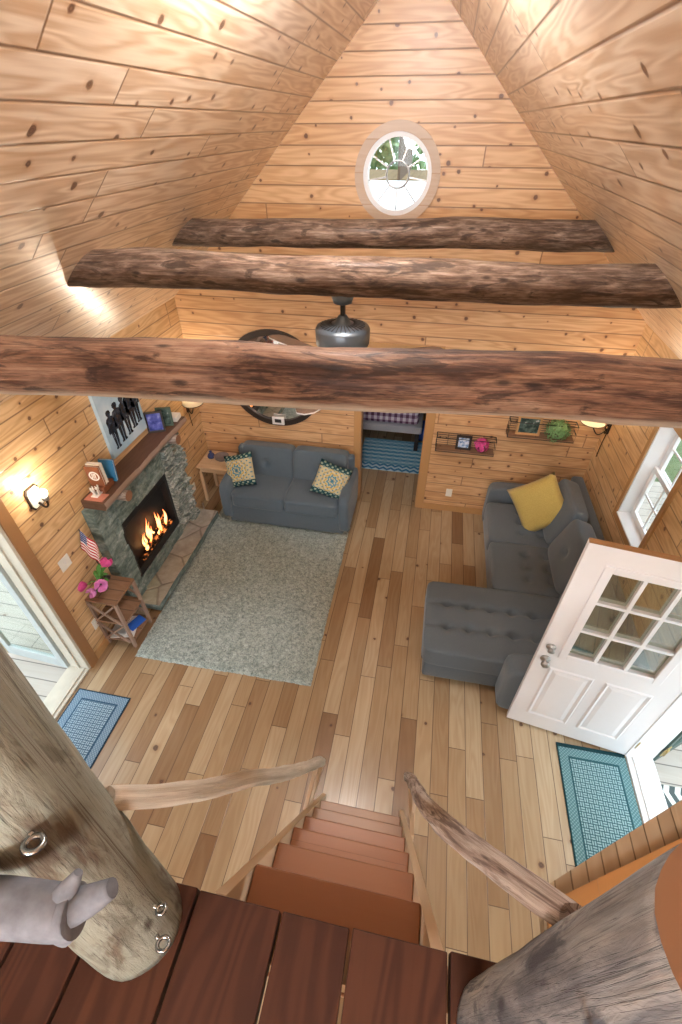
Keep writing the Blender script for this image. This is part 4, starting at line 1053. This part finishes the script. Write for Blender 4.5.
tulip(fv, (-.085, -.06, .12), 'pink', .068); tulip(fv, (.045, -.045, .14), 'pink_pale', .072); tulip(fv, (.0, -.085, .11), 'pink_pale', .055); tulip(fv, (.02, .085, .20), 'pink', .066)
def leaf_strip(bm, pts, w):
    P = path(pts, 8); prev = None
    for i, p in enumerate(P):
        f = i / 8; d = (P[min(i + 1, 8)] - P[max(i - 1, 0)]).normalized(); s = d.cross(Vector((0, 0, 1)))
        s = s.normalized() if s.length > .01 else Vector((1, 0, 0)); ww = w * math.sin(PI * (.12 + .86 * f)); nrm = s.cross(d)
        r_ = [bm.verts.new(p + s * ww * o + nrm * abs(o) * ww * .25) for o in (-1, 0, 1)]
        if prev:
            for k in range(2): bm.faces.new((prev[k], prev[k + 1], r_[k + 1], r_[k])).smooth = True
        prev = r_
for k, (x, y, z) in enumerate(((.09, .03, .20), (.05, .10, .22), (-.02, .11, .24), (.11, -.01, .16), (-.06, .05, .19), (-.01, -.10, .06))):
    bm = new_bm(); leaf_strip(bm, [(0, 0, .09), (x * .5, y * .5, z * .8 + .03), (x, y, z)], .02); l_ = build('leaf', bm, 'leaf', fv, uv=None); so = l_.modifiers.new('s', 'SOLIDIFY'); so.thickness = .002
fl = thing('hand_flag', 'small stars and stripes hand flag standing behind the pink tulips', 'flag', (-2.672, 2.395, TT), 0)
bm = new_bm(); tube(bm, [(0, 0, .012), (-.015, -.02, .62)], .005, 8); build('stick', bm, 'frame_dark', fl, uv=None)
bm = new_bm(); lathe(bm, [(0, 0), (.035, 0), (.035, .012), (.012, .025), (.012, .06), (0, .06)], 16); build('stand', bm, 'frame_dark', fl, uv=None)
bm = new_bm(); uvl = bm.loops.layers.uv.verify(); g = []
for i in range(15):
    rowv = []
    for j in range(10):
        u, v = i / 14, j / 9; fold = .014 * math.sin(u * 9 + v) * u
        rowv.append((bm.verts.new(Vector((-.014 + .165 * u - .02 * (1 - v), -.02 - .05 * u - .05 * (1 - v) + fold, .61 - .17 * (1 - v) - u * .11 * (.6 + .4 * u)))), (u, v)))
    g.append(rowv)
for i in range(14):
    for j in range(9):
        q = (g[i][j], g[i + 1][j], g[i + 1][j + 1], g[i][j + 1]); f = bm.faces.new([a[0] for a in q]); f.smooth = True
        for l, a in zip(f.loops, q): l[uvl].uv = a[1]
fc = build('flag_cloth', bm, 'flag', fl, uv=None); so = fc.modifiers.new('s', 'SOLIDIFY'); so.thickness = .0015
for k, (label, x, y, z, rz, w, l, mat) in enumerate((
        ('white magazine lying open on the lowest shelf of the end table', -2.585, 2.27, .0925, .25, .22, .24, 'paper'),
        ('royal blue brochure on the white magazine in the end table', -2.50, 2.32, .1085, -.35, .10, .16, 'royal'),
        ('grey folded newspaper at the front of the end table shelf', -2.61, 2.22, .1085, .1, .14, .10, plain('newsprint', (.55, .56, .56), .7, sc=120)))):
    bm = new_bm(); bx(bm, -w / 2, w / 2, -l / 2, l / 2, 0, .011)
    bmesh.ops.subdivide_edges(bm, edges=[e for e in bm.edges if abs((e.verts[0].co - e.verts[1].co).x) > .01], cuts=6)
    for v in bm.verts: v.co.z += .004 * (1 - (2 * v.co.x / w) ** 2) if v.co.z > .005 else 0
    tag(build('magazine', bm, mat, loc=(x, y, z), rot=(0, 0, rz)), label, 'magazine', 'papers on the end table shelf')

# ------------------------------------------------------------------ wall lamps, switch plates
def bulbs(parent, p, r):
    bm = new_bm(); bmesh.ops.create_icosphere(bm, subdivisions=2, radius=r, matrix=Matrix.Translation(p)); build('bulb', bm, 'bulb', parent, smooth=True, uv=None)
def point(name, p, e, r=.04, c=(1, .84, .64)):
    L = bpy.data.lights.new(name, 'POINT'); L.energy = e; L.color = c; L.shadow_soft_size = r
    o = bpy.data.objects.new(name, L); COL.objects.link(o); o.location = p
sn = thing('wall_sconce', 'white and dark metal wall sconce glowing beside the left doorway', 'wall lamp', (XL, 2.18, 1.755))
oc = [(-.045, -.09), (.045, -.09), (.065, -.06), (.065, .06), (.045, .09), (-.045, .09), (-.065, .06), (-.065, -.06)]
build('back_plate', slab(oc, [], lambda a, b: (.001, a, b), (.012, 0, 0)), 'bronze', sn)
build('plate_face', slab([(a * .82, b * .86) for a, b in oc], [], lambda a, b: (.0131, a, b), (.008, 0, 0)), 'plate', sn)
bm = new_bm(); tube(bm, path([(.02, 0, -.05), (.06, .0, -.085), (.095, .0, -.06), (.10, 0, -.01)], 12), .008, 10); build('arm', bm, 'bronze', sn, uv=None)
bm = new_bm(); lathe(bm, [(0, -.015), (.022, -.01), (.026, .02), (.018, .022), (0, .01)], 18, (.10, 0, 0)); build('socket', bm, 'nickel', sn, uv=None)
bulbs(sn, (.10, 0, .05), .032)
point('sconce_light', (XL + .10, 2.18, 1.86), 6, .03)
def shade_lamp(label, base, head, roty, rodlow, chain):
    t = thing('wall_lamp', label, 'wall lamp', base); L = Vector(base); h = Vector(head) - L
    bm = new_bm(); lathe(bm, [(.115, -.10), (.118, -.10), (.088, .10), (.085, .10), (.115, -.10)], 32, h); build('lamp_shade', bm, 'shade', t, uv=None, smooth=True)
    bm = new_bm(); n = 32
    for rr, zz in ((.1165, -.10),): tube(bm, [h + Vector((rr * math.cos(2 * PI * k / n), rr * math.sin(2 * PI * k / n), zz)) for k in range(n + 1)], .004, 6, cap=False)
    build('shade_rim', bm, 'bronze', t, uv=None)
    bm = new_bm(); tube(bm, [h + Vector((0, 0, .02)), h + Vector((0, 0, -.13))], .006, 8); tube(bm, path([h + Vector((0, 0, -.13)), h * .5 + Vector((0, 0, -.16)), (0, 0, 0)], 12), .006, 8)
    build('arm', bm, 'bronze', t, uv=None)
    d = Vector((1 if base[0] < 0 else -1, 0, 0))
    bm = new_bm(); bx(bm, min(0, d.x * .015), max(0, d.x * .015), -.025, .025, -.06, .06); build('back_plate', bm, 'bronze', t, bevel=.004)
    bm = new_bm(); tube(bm, path([d * .008 + Vector((0, 0, -.06)), d * .012 + Vector((0, .01, -.2)), d * .008 + Vector((0, .02, rodlow))], 14), .005, 8); build('cord', bm, 'bronze', t, uv=None)
    if chain:
        bm = new_bm()
        for k in range(4):
            c = d * .03 + Vector((0, -.01, .10 - k * .045)); a = Vector((0, 1, 0)) if k % 2 else Vector((d.x, 0, 0))
            tube(bm, [c + a * .016 * math.cos(2 * PI * j / 14) + Vector((0, 0, .028 * math.sin(2 * PI * j / 14))) for j in range(15)], .005, 6, cap=False)
        build('chain', bm, 'bronze', t, uv=None)
    bulbs(t, h + Vector((0, 0, .0)), .03)
    point('lamp_light', Vector(head) + Vector((0, 0, .06)), 18, .03)
shade_lamp('white shaded wall lamp in the corner above the small pine table', (XL, 4.50, 1.30), (-2.585, 4.42, 1.50), 0, -.26, False)
shade_lamp('white shaded wall lamp with a dark chain above the sectional sofa', (XR, 4.62, 1.44), (1.715, 4.60, 1.60), 0, -.36, True)
def plate(label, p, ax, w, h, holes=True, cat='outlet', nm='wall_outlet'):
    t = thing(nm, label, cat, p); s = .006
    def B(a, b, u0, u1, z0_, z1_):
        return box(a, b, u0, u1, z0_, z1_) if ax == 'x' else box(u0, u1, -b, -a, z0_, z1_)
    build('cover_plate', B(.0005, s, -w / 2, w / 2, -h / 2, h / 2), 'plate', t, bevel=.0015)
    if holes:
        for z in (.022, -.022): build('socket', B(s + .0001, s + .002, -.014, .014, z - .012, z + .012), 'paper', t)
    else: build('toggle', B(s + .0001, s + .008, -.006, .006, -.012, .012), 'paper', t)
plate('cream light switch plate between the sconce and the end table', (XL, 2.14, 1.10), 'x', .115, .115, False, 'light switch', 'light_switch')
plate('white outlet low on the left wall behind the end table leg', (XL, 2.115, .33), 'x', .075, .115)
plate('white outlet on the left wall under the corner table', (XL, 4.22, .33), 'x', .075, .115)
plate('white outlet low on the back wall left of the sectional sofa', (.445, YB, .285), 'y', .075, .115)
tag(build('log_stick', (lambda b: (tube(b, [(-2.56, 4.06, .012), (-2.70, 4.30, .012)], .011, 8), b)[1])(new_bm()), 'rail_pale', uv=None), 'pale wooden stick on the floor behind the hearth', 'stick')

# ------------------------------------------------------------------ round mirror and thermostat on the back wall
mr = thing('round_mirror', 'large round wall mirror in a dark frame above the loveseat', 'mirror', (-1.70, YB - .001, 1.60))
bm = slab(circle(0, 0, .57, 72), [circle(0, 0, .505, 72)[::-1]], lambda a, b: (a, 0, b), (0, -.035, 0)); build('frame', bm, 'frame_dark', mr, bevel=.006)
build('mirror_glass', slab(circle(0, 0, .504, 72), [], lambda a, b: (a, 0, b), (0, -.012, 0)), 'mirror', mr)
th = thing('thermostat', 'small white thermostat with dark screen at the mirror rim', 'thermostat', (-1.69, YB - .037, 1.105))
build('body', box(-.075, .075, -.022, 0, -.05, .05), 'white', th, bevel=.006); build('screen', box(-.04, .04, -.0245, -.0225, -.02, .025), 'black', th)

# ------------------------------------------------------------------ wall shelves and what stands on them
def shelf(label, x0, x1, z0_, z1_):
    t = thing('wall_shelf', label, 'shelf', ((x0 + x1) / 2, YB, z0_), 0, 'wire and wood shelves on the back wall'); w = (x1 - x0) / 2; h = z1_ - z0_; d = .125
    bm = box(-w, w, -d, -.002, 0, .018); boxuv(bm, 'x'); build('board', bm, 'rustic', t, uv=None)
    bm = new_bm(); rr = .0045
    for y in (-d, -.006):
        tube(bm, [(-w, y, 0), (-w, y, h), (w, y, h), (w, y, 0), (-w, y, 0)], rr, 6)
    for x in (-w, w):
        for z in (h, h * .5): tube(bm, [(x, -d, z), (x, -.006, z)], rr, 6)
    build('wire_frame', bm, 'black', t, uv=None)
    bm = new_bm()
    for k in range(1, 7): tube(bm, [(-w, -.006, h * k / 7), (w, -.006, h * k / 7)], .0025, 5)
    for k in range(1, 5): tube(bm, [(-w + 2 * w * k / 5, -.006, 0), (-w + 2 * w * k / 5, -.006, h)], .0025, 5)
    build('wire_grid', bm, 'black', t, uv=None)
    return z0_ + .0185
sz = shelf('lower wire and wood shelf beside the bedroom doorway', .195, .845, .95, 1.13)
def frame(label, x, z, w, h, b, mat, photo, rz=0.0):
    t = thing('photo_frame', label, 'picture frame', (x, YB - .075, z), rot=(-.14, 0, rz))
    build('frame', slab(rect(-w / 2, w / 2, 0, h), [rect(-w / 2 + b, w / 2 - b, b, h - b)[::-1]], lambda a, c: (a, 0, c), (0, .018, 0)), mat, t)
    build('photo', box(-w / 2 + b, w / 2 - b, .006, .011, b, h - b), photo, t)
frame('small black frame with a blue and white photo on the lower shelf', .50, sz, .17, .17, .026, 'frame_dark', 'photo_sky')
def bunch(name, label, cat, x, z, n, R, leafs, lmat, pot, w, extra=None):
    t = thing(name, label, cat, (x, YB - .065, z)); rnd = random.Random(n)
    bm = new_bm(); lathe(bm, [(0, 0), (.03, 0), (.042, .06), (.036, .06), (.028, .012), (0, .01)], 18); build('pot', bm, pot, t, uv=None, smooth=True)
    bm = new_bm()
    for k in range(n):
        d = Vector((rnd.gauss(0, 1), rnd.gauss(0, .8) - .3, rnd.gauss(.35, .9))).normalized(); p = Vector((0, 0, .06)) + d * R * rnd.uniform(.55, 1); p.y = min(p.y, .05); p.z += .02
        s = d.cross(Vector((rnd.random(), rnd.random(), rnd.random()))).normalized(); u = s.cross(d)
        m = [p - u * w * .5, p + s * w * .4 + d * .004, p + u * w * .7, p - s * w * .4 + d * .004]
        bm.faces.new([bm.verts.new(q) for q in m])
    build(leafs, bm, lmat, t, uv=None)
    bm = new_bm()
    for k in range(7): tube(bm, [(0, 0, .02), (.05 * math.cos(k), .04 * math.sin(k) - .01, .10)], .003, 5)
    build('stems', bm, 'leaf', t, uv=None)
bunch('pink_flowers', 'bunch of bright pink flowers on the lower shelf', 'flowers', .70, sz, 170, .085, 'petals', 'pink', 'frame_dark', .034)
sz = shelf('upper wire and wood shelf above the sectional sofa', .935, 1.62, 1.215, 1.40)
frame('pale wood frame with a dark photo on the upper shelf', 1.145, sz, .25, .21, .024, 'pine_trim', 'photo_dark')
bunch('potted_plant', 'bushy green potted plant at the right of the upper shelf', 'plant', 1.44, sz, 620, .135, 'leaves', 'leaf_pale', 'rustic', .028)

# ------------------------------------------------------------------ bed in the back bedroom
bd = thing('bed', 'low bed with a plaid blanket in the bedroom behind the doorway', 'bed', (-.4, 6.72, .0095))
build('mattress', rounded(-.95, .36, -.62, .6, .42, .66, .05), 'plaid', bd, smooth=True)
build('bed_frame', rounded(-.98, .42, -.66, .64, .30, .42, .02, 2), fabric('grey_bedding', (.36, .37, .40), (.5, .5, .54)), bd)
for x in (-.92, .36):
    for y in (-.6, .58): build('leg', box(x - .03, x + .03, y - .03, y + .03, 0, .30), 'frame_dark', bd)
tag(build('storage_bin', rounded(-.17, .17, -.15, .15, 0, .22, .02, 2), 'royal', loc=(.10, 6.55, 0)), 'bright blue bin tucked at the right end of the bed', 'bin')

# ------------------------------------------------------------------ outdoors
struct('floor_porch_left', box(-6.2, XL - T - .002, -3.5, 6.0, -.16, -.04), 'porch', uv='x')
struct('floor_porch_right', box(XR + T + .002, 5.2, -3.5, 6.0, -.16, -.04), 'porch', uv='x')
gm = NT('lawn'); nz = gm.noise(gm.objc(), 1.5, 8, .7); gm.bsdf(gm.ramp(nz, [(.35, (.06, .11, .03)), (.65, (.16, .21, .10))]), .95, .1)
struct('ground', box(-40, 40, -30, 60, -.7, -.5), gm.m)
shed = thing('shed', 'tan shed with a dark window band seen through the round window', 'shed', (-1.2, 15.0, -.5))
build('wall', box(-5, 5, -1.5, 1.5, 0, 3.30), planks('shed_siding', .2, 5, (.30, .22, .11), (.25, .18, .09), (.12, .08, .04), .8, 0, 4, .4), shed)
for a, b in ((-2.1, -.25), (.15, 2.2)): build('window', box(a, b, -1.53, -1.5, 2.98, 3.16), 'frame_dark', shed)
bm = new_bm()
for s in (-1, 1): obar(bm, (0, s * 1.8, 3.27), (0, 0, 3.45), 10.6, .06, (1, 0, 0))
build('roof', bm, 'bark', shed)
bm = new_bm(); obar(bm, (XM, YB + .2, 3.06), (XM, YB + 5.8, 2.98), 7.0, .06, (0, 0, 1))
struct('roof_back', bm, plain('white_roofing', (.62, .64, .64), .6))
def tree(label, x, y, H, R, seed, n=7500):
    t = thing('tree', label, 'tree', (x, y, -.5), 0, 'trees outside the cabin'); rnd = random.Random(seed)
    bm = new_bm(); tube(bm, path([(0, 0, 0), (.05, .1, H * .4), (-.05, 0, H * .9)], 10), [.22 * (1 - k / 12) for k in range(11)], 10); build('trunk', bm, 'bark', t, uv=None)
    bm = new_bm(); cl = [(Vector((rnd.gauss(0, R * .42), rnd.gauss(0, R * .42), rnd.uniform(H * .3, H))), rnd.uniform(R * .22, R * .45)) for _ in range(46)]
    for k in range(n):
        c, rr = cl[k % 46]; d = Vector((rnd.gauss(0, 1), rnd.gauss(0, 1), rnd.gauss(0, 1))).normalized(); p = c + d * rr * rnd.uniform(.6, 1)
        s = Vector((rnd.gauss(0, 1), rnd.gauss(0, 1), rnd.gauss(0, 1))).normalized(); u = s.cross(d).normalized(); w = rnd.uniform(.12, .26)
        bm.faces.new([bm.verts.new(q) for q in (p - s * w, p + u * w * .6, p + s * w, p - u * w * .6)])
    build('foliage', bm, 'tree_leaf', t, uv=None)
for a in (('broad green tree rising left behind the shed roof', -4.6, 23, 9, 3.2, 1), ('green tree rising straight behind the shed roof', 2.2, 33, 10.5, 4.2, 2), ('green tree rising right behind the shed roof', 8.0, 23, 9, 3.2, 3),
          ('tall green tree beyond the right porch rail', 10, 7, 8, 3.0, 4), ('green tree far beyond the left porch', -11, 4, 8, 3.0, 5)): tree(*a)

# ------------------------------------------------------------------ light
w = bpy.data.worlds.new('sky'); scene.world = w; w.use_nodes = True; nt = w.node_tree; nt.nodes.clear()
out = nt.nodes.new('ShaderNodeOutputWorld'); bg = nt.nodes.new('ShaderNodeBackground'); bg.inputs[1].default_value = 3.6; bg.inputs[0].default_value = (.80, .92, 1, 1)
nt.links.new(bg.outputs[0], out.inputs[0])
def portal(name, loc_, rot, sx, sy):
    L = bpy.data.lights.new(name, 'AREA'); L.shape = 'RECTANGLE'; L.size = sx; L.size_y = sy; L.cycles.is_portal = True
    o = bpy.data.objects.new(name, L); COL.objects.link(o); o.location = loc_; o.rotation_euler = rot
portal('portal_left', (XL - T - .06, (LD[0] + LD[1]) / 2, 1.03), (0, -PI / 2, 0), 2.04, .9)
portal('portal_right', (XR + T + .06, (RD[0] + RD[1]) / 2, 1.03), (0, PI / 2, 0), 2.04, .9)
portal('portal_window', (XR + T + .02, (WIN[0] + WIN[1]) / 2, (WIN[2] + WIN[3]) / 2), (0, PI / 2, 0), 1.0, .58)
portal('portal_rear', ((FW[0] + FW[1]) / 2, YF - T - .01, (FW[2] + FW[3]) / 2), (PI / 2, 0, 0), 1.8, 1.0)
portal('portal_rear_low', (-.5, YF - T - .01, 1.45), (PI / 2, 0, 0), 2.2, 1.1)
portal('portal_round', (cx, YB + T + .01, cz), (-PI / 2, 0, 0), .56, .56)
# added fill globes, out of view, to brighten the ridge, loft and room
def globe(label, p, r, hang, strength, c=(.96, .97, 1)):
    t = thing('fill_globe', label, 'fill lamp', p)
    bm = new_bm(); lathe(bm, [(.05, hang - .02), (.05, hang), (0, hang)], 20); tube(bm, [(0, 0, r * .9), (0, 0, hang - .01)], .008, 8); build('stem', bm, 'bronze', t, uv=None)
    bm = new_bm(); bmesh.ops.create_icosphere(bm, subdivisions=3, radius=r); build('globe', bm, emit('fill_glow', c, strength), t, smooth=True, uv=None)
globe('small unseen fill globe added close under the ridge beyond the stair head', (XM, 2.3, 4.45), .15, .27, 150)
globe('large unseen fill globe added at the left of the loft ridge', (XM - .4, -2.05, 3.62), .20, .60, 95)
globe('large unseen fill globe added at the right of the loft ridge', (XM + .6, -2.05, 3.62), .20, .40, 95)
globe('unseen fill globe added under the loft on the fireplace side', (-1.5, -1.2, 1.95), .14, .31, 85)
globe('unseen fill globe added under the loft on the sofa side', (.8, -1.2, 1.95), .14, .31, 85)

# ------------------------------------------------------------------ camera
f, yaw, pitch, roll, H = 462.32635, -.19401, .70042, -.00411, 3.84411
cy_, sy_, cp, sp = math.cos(yaw), math.sin(yaw), math.cos(pitch), math.sin(pitch)
fw = Vector((sy_ * cp, cy_ * cp, -sp)); r = Vector((cy_, -sy_, 0)); u = r.cross(fw)
r2 = math.cos(roll) * r + math.sin(roll) * u; u2 = -math.sin(roll) * r + math.cos(roll) * u
cam = bpy.data.cameras.new('camera'); cam.sensor_fit = 'VERTICAL'; cam.sensor_height = 36; cam.lens = f * 36 / 1024; cam.clip_start = .02; cam.clip_end = 200
co = bpy.data.objects.new('camera', cam); COL.objects.link(co)
m = Matrix((r2, u2, -fw)).transposed().to_4x4(); m.translation = (0, 0, H); co.matrix_world = m
scene.camera = co
vs = scene.view_settings; vs.view_transform = 'Standard'; vs.look = 'None'; vs.gamma = 1; vs.use_curve_mapping = False; vs.exposure = 0.12
